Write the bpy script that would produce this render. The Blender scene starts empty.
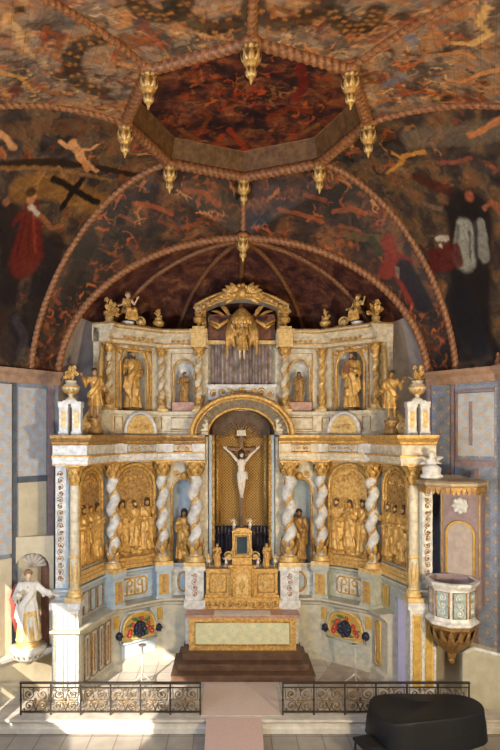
import bpy, bmesh, math, random
import numpy as np
from mathutils import Vector, Matrix, noise
random.seed(7)
PI = math.pi
SC = bpy.context.scene
COL = SC.collection
D0 = 16.5                      # the camera stands 16.5 m in front of the plane y = 0
EYE = 6.2
FPX = 580.0
def Y(d): return d - D0
def proj(p):
    d = p[1] + D0
    return (230 + (p[0] + .33) * FPX / d, 435 - (p[2] - EYE) * FPX / d)
def at(px, py, d):
    return Vector(((px - 230) * d / FPX - .33, d - D0, EYE + (435 - py) * d / FPX))

# ------------------------------------------------------------------ materials
MATS = {}
def nmat(name, build):
    m = bpy.data.materials.new(name); m.use_nodes = True
    nt = m.node_tree; nt.nodes.clear()
    out = nt.nodes.new('ShaderNodeOutputMaterial'); b = nt.nodes.new('ShaderNodeBsdfPrincipled')
    nt.links.new(b.outputs[0], out.inputs[0])
    build(nt, b); MATS[name] = m
    return m
def N(nt, t, **kw):
    n = nt.nodes.new('ShaderNode' + t)
    for k, v in kw.items():
        if k.startswith('_'): setattr(n, k[1:], v)
        else:
            n.inputs[k.replace('__', ' ')].default_value = v
    return n
def ramp(nt, fac, stops, mode='LINEAR'):
    r = nt.nodes.new('ShaderNodeValToRGB'); r.color_ramp.interpolation = mode
    e = r.color_ramp.elements
    while len(e) < len(stops): e.new(.5)
    for i, (p, c) in enumerate(stops):
        e[i].position = p; e[i].color = (*c, 1)
    nt.links.new(fac, r.inputs[0]); return r.outputs[0]
def simple(name, c1, c2=None, rough=.55, metal=0, scale=6, bump=0, bscale=30, spec=.5, detail=5):
    def b(nt, p):
        tc = nt.nodes.new('ShaderNodeTexCoord')
        p.inputs['Roughness'].default_value = rough; p.inputs['Metallic'].default_value = metal
        p.inputs['Specular IOR Level'].default_value = spec
        n = N(nt, 'TexNoise', Scale=scale, Detail=detail, Roughness=.6)
        nt.links.new(tc.outputs['Object'], n.inputs['Vector'])
        nt.links.new(ramp(nt, n.outputs['Fac'], [(.35, c2 or c1), (.65, c1)]), p.inputs['Base Color'])
        if bump:
            n2 = N(nt, 'TexNoise', Scale=bscale, Detail=4)
            nt.links.new(tc.outputs['Object'], n2.inputs['Vector'])
            bp = N(nt, 'Bump', Strength=bump, Distance=.02)
            nt.links.new(n2.outputs['Fac'], bp.inputs['Height']); nt.links.new(bp.outputs[0], p.inputs['Normal'])
    return nmat(name, b)
gold = simple('gilding', (.80, .50, .15), (.40, .21, .06), .38, .30, 13, .5, 45)
gold_l = simple('pale_gilding', (.84, .62, .28), (.56, .35, .12), .4, .25, 13, .4, 45)
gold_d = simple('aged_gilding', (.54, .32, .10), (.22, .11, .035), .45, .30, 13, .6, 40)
sage_d = simple('dusty_cream', (.50, .46, .34), (.40, .37, .28), .6, 0, 4)
ivory = simple('ivory_paint', (.74, .67, .52), (.48, .41, .29), .45, 0, 7, .08, 25)
white = simple('white_paint', (.80, .79, .76), (.48, .48, .48), .45, 0, 8, .1, 25)
sage = simple('pale_sage_paint', (.54, .55, .47), (.36, .38, .34), .5, 0, 6, .08, 25)
blueish = simple('pale_blue_paint', (.50, .58, .64), (.36, .44, .52), .5, 0, 6, .08, 25)
cream = simple('cream_paint', (.74, .62, .36), (.58, .46, .22), .5, 0, 5, .08, 25)
ochre = simple('ochre_paint', (.66, .42, .10), (.45, .26, .05), .5, 0, 7, .1, 25)
rose = simple('rose_marble', (.55, .33, .26), (.36, .19, .15), .4, 0, 9)
greenm = simple('grey_green_marble', (.42, .50, .50), (.20, .27, .27), .35, 0, 12)
redbrown = simple('red_brown_panel', (.30, .12, .065), (.15, .05, .03), .5, 0, 7)
curtain = simple('grey_curtain', (.46, .38, .34), (.18, .13, .13), .8, 0, 5)
darkn = simple('niche_shade_colour', (.06, .045, .06), (.02, .015, .025), .7, 0, 8)
flesh = simple('carved_flesh', (.78, .62, .48), (.62, .45, .32), .5, 0, 9)
flesh_d = simple('tawny_flesh', (.50, .30, .15), (.34, .18, .08), .5, .1, 9)
hair_m = simple('dark_hair', (.09, .05, .03), (.04, .02, .015), .6, 0, 14)
cloth_w = simple('white_cloth', (.80, .78, .72), (.66, .62, .56), .7, 0, 8)
wood_d = simple('dark_wood', (.10, .055, .03), (.05, .026, .016), .5, 0, 8)
wood_b = simple('brown_step_wood', (.15, .08, .045), (.08, .038, .022), .5, 0, 4)
stone = simple('sanctuary_stone', (.60, .54, .46), (.42, .36, .30), .6, 0, 2.2, .1, 20)
stone_l = simple('pale_step_stone', (.64, .60, .54), (.46, .42, .37), .65, 0, 3, .15, 18)
floor_b = simple('brown_floor_slab', (.33, .23, .17), (.22, .14, .10), .5, 0, 3)
pinkc = simple('pink_carpet', (.66, .53, .46), (.58, .46, .40), .9, 0, 30, .2, 200)
pinkr = simple('dusty_rose_ramp', (.52, .37, .33), (.46, .32, .28), .9, 0, 30, .2, 200)
iron = simple('wrought_iron', (.07, .055, .045), (.04, .032, .028), .45, .6, 20)
bronze = simple('bronzed_iron', (.30, .21, .12), (.10, .07, .045), .4, .6, 14)
blackc = simple('black_cover', (.012, .013, .016), (.008, .008, .01), .55, 0, 20, .2, 14, .3)
blackl = simple('black_lacquer', (.01, .01, .012), (.008, .008, .01), .25, 0, 9)
plaster = simple('grey_plaster', (.46, .40, .38), (.34, .29, .28), .8, 0, 3)
lavender = simple('lit_room_lavender', (.74, .70, .92), (.68, .63, .86), .7, 0, 3)
ribm = simple('rib_paint', (.42, .18, .065), (.20, .075, .03), .5, 0, 16, .2, 40)
ribs_d = simple('dark_rib_paint', (.26, .11, .05), (.13, .055, .025), .5, 0, 16)
groove = simple('dark_slate_paint', (.13, .14, .17), (.08, .09, .11), .7, 0, 5)
redp = simple('red_petal', (.62, .05, .03), (.40, .02, .015), .6, 0, 12)
greenp = simple('green_leaf', (.10, .20, .08), (.05, .11, .04), .6, 0, 12)
navy = simple('blue_black_enamel', (.025, .03, .065), (.012, .013, .03), .35, 0, 12)
glassd = simple('dark_glass', (.06, .09, .11), (.03, .05, .07), .12, 0, 4)
creamw = simple('cream_wall', (.66, .58, .42), (.56, .48, .33), .7, 0, 3, .08, 12)
pinkw = simple('old_pink_paint', (.33, .24, .25), (.23, .17, .18), .7, 0, 6)
bluew = simple('slate_blue_paint', (.27, .31, .38), (.18, .22, .29), .7, 0, 5)
brass = simple('brass', (.75, .52, .2), None, .3, .9)

def diaper(name, base, base2, dot, dot2, sc=3.0, thr=.2, flower=.35):
    def b(nt, p):
        uv = nt.nodes.new('ShaderNodeUVMap')
        p.inputs['Roughness'].default_value = .75
        mp = N(nt, 'Mapping'); mp.inputs['Rotation'].default_value = (0, 0, PI / 4); mp.inputs['Scale'].default_value = (sc, sc, sc)
        nt.links.new(uv.outputs[0], mp.inputs[0])
        v = N(nt, 'TexVoronoi', Randomness=0.0, Scale=1.0); nt.links.new(mp.outputs[0], v.inputs['Vector'])
        n = N(nt, 'TexNoise', Scale=5.0, Detail=6.0); nt.links.new(uv.outputs[0], n.inputs['Vector'])
        c0 = ramp(nt, n.outputs['Fac'], [(.35, base2), (.65, base)])
        n2 = N(nt, 'TexNoise', Scale=26.0, Detail=2.0); nt.links.new(uv.outputs[0], n2.inputs['Vector'])
        add = N(nt, 'Math', _operation='MULTIPLY_ADD'); add.inputs[1].default_value = .25; 
        nt.links.new(n2.outputs['Fac'], add.inputs[0]); nt.links.new(v.outputs['Distance'], add.inputs[2])
        f = ramp(nt, add.outputs[0], [(thr + .10, (1, 1, 1)), (thr + .16, (0, 0, 0)), (flower + .1, (0, 0, 0)), (flower + .15, (.6, .6, .6)), (flower + .2, (0, 0, 0))])
        mx = N(nt, 'MixRGB'); nt.links.new(f, mx.inputs[0]); nt.links.new(c0, mx.inputs[1])
        c1 = ramp(nt, add.outputs[0], [(thr + .16, dot), (thr + .2, dot2)]); nt.links.new(c1, mx.inputs[2])
        nt.links.new(mx.outputs[0], p.inputs['Base Color'])
    return nmat(name, b)
dia_r = diaper('blue_diaper_paint', (.27, .31, .40), (.18, .21, .30), (.55, .33, .15), (.36, .40, .47), 3.6, .14)
dia_l = diaper('grey_diaper_paint', (.52, .54, .56), (.40, .42, .46), (.58, .40, .26), (.34, .36, .40), 4.0)
emb = diaper('embroidered_frontal', (.72, .68, .42), (.54, .56, .36), (.50, .55, .38), (.60, .45, .25), 5.6, .16, .40)

def lattice_mat():
    def b(nt, p):
        uv = nt.nodes.new('ShaderNodeUVMap'); p.inputs['Roughness'].default_value = .45; p.inputs['Metallic'].default_value = .4
        mp = N(nt, 'Mapping'); mp.inputs['Rotation'].default_value = (0, 0, PI / 4); mp.inputs['Scale'].default_value = (17, 17, 17)
        nt.links.new(uv.outputs[0], mp.inputs[0])
        v = N(nt, 'TexVoronoi', Randomness=0.0, Scale=1.0, _distance='CHEBYCHEV'); nt.links.new(mp.outputs[0], v.inputs['Vector'])
        nt.links.new(ramp(nt, v.outputs['Distance'], [(.22, (.16, .075, .02)), (.42, (.55, .31, .075))]), p.inputs['Base Color'])
        bp = N(nt, 'Bump', Strength=.8, Distance=.03); nt.links.new(v.outputs['Distance'], bp.inputs['Height']); nt.links.new(bp.outputs[0], p.inputs['Normal'])
    return nmat('gilt_lattice', b)
lattice = lattice_mat()

def tiles(name, c1, c2, gap, sc):
    def b(nt, p):
        tc = nt.nodes.new('ShaderNodeTexCoord'); p.inputs['Roughness'].default_value = .45
        br = N(nt, 'TexBrick', Scale=sc, Color1=(*c1, 1), Color2=(*c2, 1), Mortar=(*gap, 1)); br.offset = 0
        br.inputs['Mortar Size'].default_value = .012; br.inputs['Brick Width'].default_value = .5; br.inputs['Row Height'].default_value = .5
        nt.links.new(tc.outputs['Object'], br.inputs['Vector'])
        n = N(nt, 'TexNoise', Scale=3.0, Detail=6.0); nt.links.new(tc.outputs['Object'], n.inputs['Vector'])
        mx = N(nt, 'MixRGB', _blend_type='MULTIPLY'); mx.inputs[0].default_value = .6
        nt.links.new(br.outputs[0], mx.inputs[1]); nt.links.new(ramp(nt, n.outputs['Fac'], [(.3, (.65, .62, .6)), (.7, (1, 1, 1))]), mx.inputs[2])
        nt.links.new(mx.outputs[0], p.inputs['Base Color'])
    return nmat(name, b)
floor_t = tiles('stone_floor', (.62, .58, .53), (.56, .52, .47), (.30, .26, .22), 1.1)

def vault_paint(name, stops, scale=1.6, rough=.5):
    """old oil painting on boards: swirling tones, plank seams along the boards, painted figures from the paint attribute"""
    def b(nt, p):
        p.inputs['Roughness'].default_value = rough; p.inputs['Specular IOR Level'].default_value = .3
        tc = nt.nodes.new('ShaderNodeTexCoord'); uv = nt.nodes.new('ShaderNodeUVMap')
        w = N(nt, 'TexNoise', Scale=1.3, Detail=3.0); nt.links.new(tc.outputs['Object'], w.inputs['Vector'])
        sub = N(nt, 'VectorMath', _operation='MULTIPLY_ADD'); sub.inputs[1].default_value = (.9, .9, .9)
        nt.links.new(w.outputs['Color'], sub.inputs[0]); nt.links.new(tc.outputs['Object'], sub.inputs[2])
        n = N(nt, 'TexNoise', Scale=scale, Detail=5.0, Roughness=.55, Distortion=.25); nt.links.new(sub.outputs[0], n.inputs['Vector'])
        col = ramp(nt, n.outputs['Fac'], stops)
        at_ = nt.nodes.new('ShaderNodeAttribute'); at_.attribute_name = 'paint'
        mx = N(nt, 'MixRGB'); nt.links.new(at_.outputs['Alpha'], mx.inputs[0]); nt.links.new(col, mx.inputs[1]); nt.links.new(at_.outputs['Color'], mx.inputs[2])
        n3 = N(nt, 'TexNoise', Scale=8.0, Detail=3.0); nt.links.new(sub.outputs[0], n3.inputs['Vector'])
        m2 = N(nt, 'MixRGB', _blend_type='MULTIPLY'); m2.inputs[0].default_value = 1
        nt.links.new(mx.outputs[0], m2.inputs[1]); nt.links.new(ramp(nt, n3.outputs['Fac'], [(.35, (.72, .68, .66)), (.65, (1.12, 1.1, 1.08))]), m2.inputs[2])
        # plank seams
        sp = N(nt, 'SeparateXYZ'); nt.links.new(uv.outputs[0], sp.inputs[0])
        fr = N(nt, 'Math', _operation='FRACT'); ml = N(nt, 'Math', _operation='MULTIPLY'); ml.inputs[1].default_value = 3.4
        nt.links.new(sp.outputs[1], ml.inputs[0]); nt.links.new(ml.outputs[0], fr.inputs[0])
        m3 = N(nt, 'MixRGB', _blend_type='MULTIPLY'); m3.inputs[0].default_value = 1
        nt.links.new(m2.outputs[0], m3.inputs[1]); nt.links.new(ramp(nt, fr.outputs[0], [(.0, (.45, .42, .4)), (.05, (1, 1, 1))]), m3.inputs[2])
        nt.links.new(m3.outputs[0], p.inputs['Base Color'])
    return nmat(name, b)
vp_near = vault_paint('vault_painting_grey_ochre', [(.30, (.045, .033, .025)), (.44, (.15, .10, .07)), (.52, (.29, .20, .13)), (.60, (.36, .17, .07)), (.70, (.44, .31, .17))])
vp_side = vault_paint('vault_painting_brown_sky', [(.32, (.018, .013, .014)), (.46, (.06, .042, .035)), (.54, (.13, .08, .04)), (.62, (.17, .075, .035)), (.72, (.24, .16, .08))])
vp_far = vault_paint('vault_painting_dark_clouds', [(.36, (.013, .009, .009)), (.50, (.045, .024, .017)), (.60, (.12, .05, .022)), (.72, (.24, .10, .04))])
vp_top = vault_paint('vault_painting_red_glory', [(.34, (.012, .007, .010)), (.47, (.055, .018, .015)), (.56, (.15, .04, .02)), (.64, (.23, .085, .03)), (.74, (.05, .025, .04))], 2.2)
vp_apse = vault_paint('apse_painting_maroon', [(.36, (.05, .02, .02)), (.52, (.11, .042, .032)), (.64, (.19, .08, .045)), (.75, (.28, .13, .06))], 2.6)

# ------------------------------------------------------------------ mesh builder
class MB:
    def __init__(s): s.v = []; s.f = []; s.m = []; s.sm = []; s.uv = {}
    def add(s, vs, fs, m=0, smooth=True, M=None):
        o = len(s.v)
        if M is not None: vs = [M @ Vector(q) for q in vs]
        s.v += [tuple(q) for q in vs]
        for f in fs: s.f.append(tuple(o + i for i in f)); s.m.append(m); s.sm.append(smooth)
        return s
    def box(s, x0, x1, y0, y1, z0, z1, m=0, M=None):
        vs = [(x, y, z) for x in (x0, x1) for y in (y0, y1) for z in (z0, z1)]
        return s.add(vs, [(0, 1, 3, 2), (4, 6, 7, 5), (0, 4, 5, 1), (2, 3, 7, 6), (0, 2, 6, 4), (1, 5, 7, 3)], m, False, M)
    def tube(s, pts, r, n=8, m=0, closed=False, smooth=True, flat=1.0, fl_axis=None, M=None):
        pts = [Vector(p) for p in pts]; k = len(pts)
        rs = r if isinstance(r, (list, tuple)) else [r] * k
        vs = []; up = None
        for i in range(k):
            t = (pts[(i + 1) % k] - pts[i - 1]) if closed else (pts[min(i + 1, k - 1)] - pts[max(i - 1, 0)])
            if t.length < 1e-9: t = Vector((0, 0, 1))
            t.normalize()
            if up is None:
                up = Vector((0, 0, 1)) if abs(t.z) < .9 else Vector((0, 1, 0))
            a = up - t * up.dot(t)
            if a.length < 1e-6: a = t.orthogonal()
            a.normalize(); b = t.cross(a); up = a
            for j in range(n):
                an = 2 * PI * j / n
                q = pts[i] + a * (math.cos(an) * rs[i]) + b * (math.sin(an) * rs[i])
                vs.append(q)
        fs = []
        for i in range(k if closed else k - 1):
            for j in range(n):
                i2 = (i + 1) % k; j2 = (j + 1) % n
                fs.append((i * n + j, i * n + j2, i2 * n + j2, i2 * n + j))
        if not closed:
            fs.append(tuple(range(n - 1, -1, -1))); fs.append(tuple((k - 1) * n + j for j in range(n)))
        return s.add(vs, fs, m, smooth, M)
    def cap(s, a, b, ra, rb, n=10, m=0, M=None):
        a = Vector(a); b = Vector(b); d = (b - a); L = d.length
        if L < 1e-6: return s.ell(a, (ra,) * 3, m=m, M=M)
        d /= L; pts = []; rs = []
        for q in (-.98, -.8, -.45, 0): pts.append(a + d * (ra * q)); rs.append(ra * math.sqrt(1 - q * q))
        for q in (0, .45, .8, .98): pts.append(b + d * (rb * q)); rs.append(rb * math.sqrt(1 - q * q))
        return s.tube(pts, rs, n, m, M=M)
    def ell(s, c, r, nu=14, nv=9, m=0, M=None):
        vs = []; fs = []
        for i in range(nv + 1):
            a = PI * i / nv
            for j in range(nu):
                b = 2 * PI * j / nu
                ra = max(math.sin(a), .02)
                vs.append((c[0] + r[0] * ra * math.cos(b), c[1] + r[1] * ra * math.sin(b), c[2] - r[2] * math.cos(a)))
        for i in range(nv):
            for j in range(nu):
                fs.append((i * nu + j, i * nu + (j + 1) % nu, (i + 1) * nu + (j + 1) % nu, (i + 1) * nu + j))
        fs.append(tuple(range(nu - 1, -1, -1))); fs.append(tuple(nv * nu + j for j in range(nu)))
        return s.add(vs, fs, m, True, M)
    def lathe(s, prof, c=(0, 0, 0), n=24, m=0, lobes=0, amp=0, smooth=True, M=None, a0=0, a1=2 * PI):
        full = abs(a1 - a0 - 2 * PI) < 1e-6
        cols = n if full else n + 1
        vs = []; fs = []; k = len(prof)
        for r, z in prof:
            for j in range(cols):
                a = a0 + (a1 - a0) * j / n
                rr = max(r, .001) * (1 + amp * math.cos(lobes * a)) if lobes else max(r, .001)
                vs.append((c[0] + rr * math.cos(a), c[1] + rr * math.sin(a), c[2] + z))
        for i in range(k - 1):
            for j in range(n):
                j2 = (j + 1) % cols if full else j + 1
                fs.append((i * cols + j, i * cols + j2, (i + 1) * cols + j2, (i + 1) * cols + j))
        if full:
            fs.append(tuple(range(n - 1, -1, -1))); fs.append(tuple((k - 1) * n + j for j in range(n)))
        return s.add(vs, fs, m, smooth, M)
    def prism(s, poly, y0, y1, m=0, M=None, smooth=False):
        n = len(poly)
        vs = [(x, y0, z) for x, z in poly] + [(x, y1, z) for x, z in poly]
        fs = [tuple(range(n)), tuple(range(2 * n - 1, n - 1, -1))]
        fs += [(i, n + i, n + (i + 1) % n, (i + 1) % n) for i in range(n)]
        return s.add(vs, fs, m, smooth, M)
    def sweep(s, prof, path, m=0, closed_prof=True, smooth=False):
        """prof: (offset towards the viewer, z); path: (x, d) from left to right"""
        P = [Vector((x, Y(d))) for x, d in path]; k = len(P); n = len(prof); vs = []
        for i in range(k):
            def nrm(a, b):
                t = (b - a).normalized(); return Vector((t.y, -t.x))
            if i == 0: mm = nrm(P[0], P[1])
            elif i == k - 1: mm = nrm(P[-2], P[-1])
            else:
                n1 = nrm(P[i - 1], P[i]); n2 = nrm(P[i], P[i + 1]); mm = (n1 + n2).normalized(); mm /= max(mm.dot(n1), .3)
            for o, z in prof: q = P[i] + mm * o; vs.append((q.x, q.y, z))
        fs = []
        for i in range(k - 1):
            for j in range(n if closed_prof else n - 1):
                j2 = (j + 1) % n
                fs.append((i * n + j, (i + 1) * n + j, (i + 1) * n + j2, i * n + j2))
        if closed_prof: fs += [tuple(range(n)), tuple((k - 1) * n + j for j in range(n - 1, -1, -1))]
        return s.add(vs, fs, m, smooth)
    def grid(s, fn, nu, nv, m=0, smooth=True, closed_u=False, flip=False, M=None):
        vs = [fn(i / nu, j / nv) for j in range(nv + 1) for i in range(nu + (0 if closed_u else 1))]
        w = nu if closed_u else nu + 1; fs = []
        for j in range(nv):
            for i in range(nu):
                i2 = (i + 1) % w
                f = (j * w + i, j * w + i2, (j + 1) * w + i2, (j + 1) * w + i)
                fs.append(f[::-1] if flip else f)
        return s.add(vs, fs, m, smooth, M)
    def archframe(s, W, z0, z1, w, zs, rise, y0, y1, m=0, n=14, zb=None):
        """slab |x|<W/2, z0..z1 with an arched hole |x|<w/2 from zb to the springing zs plus a rise"""
        zb = z0 if zb is None else zb
        ac = math.atan2(z1 - zs, W / 2)
        angs = sorted([PI * i / n for i in range(n + 1) if abs(PI * i / n - ac) > .05 and abs(PI - PI * i / n - ac) > .05] + [ac, PI - ac])
        hole = [(w / 2, zb)]; out = [(W / 2, zb)]
        for a in angs:
            hole.append((w / 2 * math.cos(a), zs + rise * math.sin(a)))
            cx, cz = math.cos(a), math.sin(a)
            t = min((W / 2) / abs(cx) if abs(cx) > 1e-6 else 1e9, (z1 - zs) / cz if cz > 1e-6 else 1e9)
            out.append((t * cx, zs + t * cz))
        hole.append((-w / 2, zb)); out.append((-W / 2, zb))
        k = len(hole); vs = []
        for yy in (y0, y1): vs += [(x, yy, z) for x, z in hole] + [(x, yy, z) for x, z in out]
        fs = []
        for i in range(k - 1):
            fs.append((i, i + 1, k + i + 1, k + i)); fs.append((2 * k + i, 3 * k + i, 3 * k + i + 1, 2 * k + i + 1))
            fs.append((i, 2 * k + i, 2 * k + i + 1, i + 1)); fs.append((k + i, k + i + 1, 3 * k + i + 1, 3 * k + i))
        s.add(vs, fs, m, False)
        if zb > z0: s.box(-W / 2, W / 2, y0, y1, z0, zb, m)
        return s
    def shell(s, w, zb, zs, rise, depth, y0, m=0, n=14):
        """concave niche: half-ellipse wall and half dome, opening at y0 and depth behind it"""
        def wall(u, v):
            a = PI * u; return (w / 2 * math.cos(a), y0 + depth * math.sin(a), zb + (zs - zb) * v)
        s.grid(wall, n, 4, m, True)
        def dome(u, v):
            a = PI * u; b = PI / 2 * v
            return (w / 2 * math.cos(a) * math.cos(b), y0 + depth * math.sin(a) * math.cos(b), zs + rise * math.sin(b))
        s.grid(dome, n, 6, m, True)
        s.prism([(w / 2, zb - .03), (w / 2, zb), (-w / 2, zb), (-w / 2, zb - .03)], y0, y0 + depth, m)
        return s
    def mesh(s, name, mats, uvfn=None):
        me = bpy.data.meshes.new(name)
        me.from_pydata(s.v, [], s.f)
        for m in (mats if isinstance(mats, (list, tuple)) else [mats]): me.materials.append(m)
        me.polygons.foreach_set('material_index', s.m); me.polygons.foreach_set('use_smooth', s.sm)
        if uvfn:
            ul = me.uv_layers.new(name='UVMap')
            for l in me.loops: ul.data[l.index].uv = uvfn(me.vertices[l.vertex_index].co)
        me.update()
        bm = bmesh.new(); bm.from_mesh(me); bmesh.ops.recalc_face_normals(bm, faces=bm.faces); bm.to_mesh(me); bm.free()
        return me
    def build(s, name, mats, parent=None, loc=(0, 0, 0), rz=0, uvfn=None, kind=None, label=None):
        return mobj(name, s.mesh(name, mats, uvfn), parent, loc, rz, kind, label)
def mobj(name, me, parent=None, loc=(0, 0, 0), rz=0, kind=None, label=None, scale=None):
    o = bpy.data.objects.new(name, me); COL.objects.link(o)
    o.location = loc; o.rotation_euler = (0, 0, rz)
    if scale: o.scale = scale
    if parent: o.parent = parent
    if kind: o['kind'] = kind
    if label: o['label'] = label
    return o
def thing(name, label, cat, loc=(0, 0, 0), rz=0, group=None):
    o = bpy.data.objects.new(name, None); COL.objects.link(o); o.empty_display_size = .1
    o.location = loc; o.rotation_euler = (0, 0, rz); o['label'] = label; o['category'] = cat
    if group: o['group'] = group
    return o
def tag(o, label, cat, group=None):
    o['label'] = label; o['category'] = cat
    if group: o['group'] = group
    return o
def dup(root, loc, rz=None, label=None, scale=None):
    r = root.copy(); COL.objects.link(r); r.location = loc
    if rz is not None: r.rotation_euler = (0, 0, rz)
    if label: r['label'] = label
    if scale: r.scale = scale
    for ch in list(root.children):
        c = ch.copy(); COL.objects.link(c); c.parent = r
        for g in list(ch.children):
            e = g.copy(); COL.objects.link(e); e.parent = c
    return r

# ------------------------------------------------------------------ ornament helpers
def spiral(cx, cz, r0, turns, dirn=1, a0=0, n=26, y=0, tail=None):
    pts = []
    for i in range(n + 1):
        t = i / n; a = a0 + dirn * turns * 2 * PI * t; r = r0 * (1 - t) ** .8 + r0 * .06
        pts.append((cx + r * math.cos(a), y, cz + r * math.sin(a)))
    return pts
def scroll(mb, cx, cz, r, dirn=1, a0=0, y=0, th=None, turns=1.4, m=0, n=6):
    th = th or r * .16
    p = spiral(cx, cz, r, turns, dirn, a0, 18, y)
    mb.tube(p, [th * (.55 + .6 * i / len(p)) for i in range(len(p))], n, m)
    mb.ell(p[-1], (th * 1.7, th * 1.4, th * 1.7), 8, 6, m)
def leaf(mb, base, tip, w, bow, m=0, th=.012):
    """a curled acanthus leaf from base to tip bulging along bow"""
    b = Vector(base); t = Vector(tip); ax = t - b; bw = Vector(bow); side = ax.cross(bw)
    side = side.normalized() if side.length > 1e-6 else Vector((1, 0, 0))
    def fn(u, v):
        wv = w * math.sin(PI * min(.12 + .88 * v, 1)) ** .7 * (1 + .18 * math.cos(v * 22))
        x = (u - .5) * 2
        return tuple(b + ax * v + bw * (math.sin(PI * v * .8) - .35 * v * v - .35 * x * x * .5) + side * (x * wv * .5))
    mb.grid(fn, 4, 8, m)
def rosette(mb, c, r, m=0, mc=0, petals=6, y=-1):
    for i in range(petals):
        a = 2 * PI * i / petals
        mb.ell((c[0] + r * .6 * math.cos(a), c[1], c[2] + r * .6 * math.sin(a)), (r * .42, r * .3, r * .42), 8, 6, m)
    mb.ell((c[0], c[1] - r * .25, c[2]), (r * .3, r * .25, r * .3), 8, 6, mc)
def foliage(mb, w, h, x0, z0, y, seed, m=0, den=1.0, r=.10):
    """a carved foliage field: scrolls, leaves and buds filling a rectangle"""
    rnd = random.Random(seed); nx = max(1, int(w / (2 * r) * den)); nz = max(1, int(h / (2 * r) * den))
    for i in range(nx):
        for j in range(nz):
            cx = x0 + w * (i + .5) / nx; cz = z0 + h * (j + .5) / nz
            rr = min(w / nx, h / nz) * .46
            k = rnd.random()
            dr = 1 if (i + j) % 2 else -1
            scroll(mb, cx, cz, rr, dr, rnd.uniform(0, 6.28), y, rr * .2, 1.2, m, 5)
            a = rnd.uniform(0, 6.28)
            mb.ell((cx + rr * .8 * math.cos(a), y, cz + rr * .8 * math.sin(a)), (rr * .3, rr * .22, rr * .3), 6, 5, m)
def arch_path(w, zb, zs, rise, y, n=16):
    return [(-w / 2, y, zb)] + [(-w / 2 * math.cos(PI * i / n), y, zs + rise * math.sin(PI * i / n)) for i in range(n + 1)] + [(w / 2, y, zb)]
def rect_path(x0, x1, z0, z1, y):
    return [(x0, y, z0), (x0, y, z1), (x1, y, z1), (x1, y, z0)]
# ------------------------------------------------------------------ carved figures
def fused(mb, voxel, smooth=3, dec=None):
    """one continuous skin around the modelled volumes"""
    me = bpy.data.meshes.new('tmp'); me.from_pydata(mb.v, [], mb.f)
    bm = bmesh.new(); bm.from_mesh(me); bmesh.ops.recalc_face_normals(bm, faces=bm.faces); bm.to_mesh(me); bm.free()
    o = bpy.data.objects.new('tmp', me); COL.objects.link(o)
    r = o.modifiers.new('r', 'REMESH'); r.mode = 'VOXEL'; r.voxel_size = voxel
    if smooth: k = o.modifiers.new('s', 'SMOOTH'); k.iterations = smooth; k.factor = .5
    if dec: q = o.modifiers.new('d', 'DECIMATE'); q.ratio = dec
    dg = bpy.context.evaluated_depsgraph_get(); ev = o.evaluated_get(dg)
    vs = []; fs = []
    m2 = ev.to_mesh()
    vs = [tuple(v.co) for v in m2.vertices]; fs = [tuple(p.vertices) for p in m2.polygons]
    ev.to_mesh_clear(); bpy.data.objects.remove(o); bpy.data.meshes.remove(me)
    out = MB(); out.add(vs, fs, 0, True); return out

def hand(mb, w, d, side, curl=.5, s=1.0):
    """palm and five bent fingers on the wrist w pointing along d"""
    w = Vector(w); d = Vector(d).normalized()
    sd = d.cross(Vector((0, -1, 0)));
    if sd.length < .2: sd = d.cross(Vector((0, 0, 1)))
    sd.normalize(); sd *= side
    nm = sd.cross(d).normalized()
    L = .05 * s
    Mx = Matrix((sd, nm, d)).transposed().to_4x4(); Mx.translation = w + d * L * .45
    mb.ell((0, 0, 0), (.021 * s, .011 * s, .029 * s), 10, 7, M=Mx)
    for k, (o, ln) in enumerate(((-.015, .034), (-.005, .043), (.005, .041), (.014, .032))):
        b = w + d * L * .85 + sd * (o * s); e1 = b + d * (ln * .5 * s) + nm * (curl * .006 * s)
        e2 = e1 + (d * (1 - curl * .6) + nm * (curl * .8)) * (ln * .5 * s)
        mb.cap(b, e1, .0056 * s, .0052 * s, 6); mb.cap(e1, e2, .0052 * s, .004 * s, 6)
    b = w + d * L * .35 - sd * (.018 * s); e1 = b + (d * .6 - sd * .8) * (.022 * s); e2 = e1 + (d * .9 - sd * .15 + nm * .3) * (.02 * s)
    mb.cap(b, e1, .0068 * s, .006 * s, 6); mb.cap(e1, e2, .006 * s, .0045 * s, 6)

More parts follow.
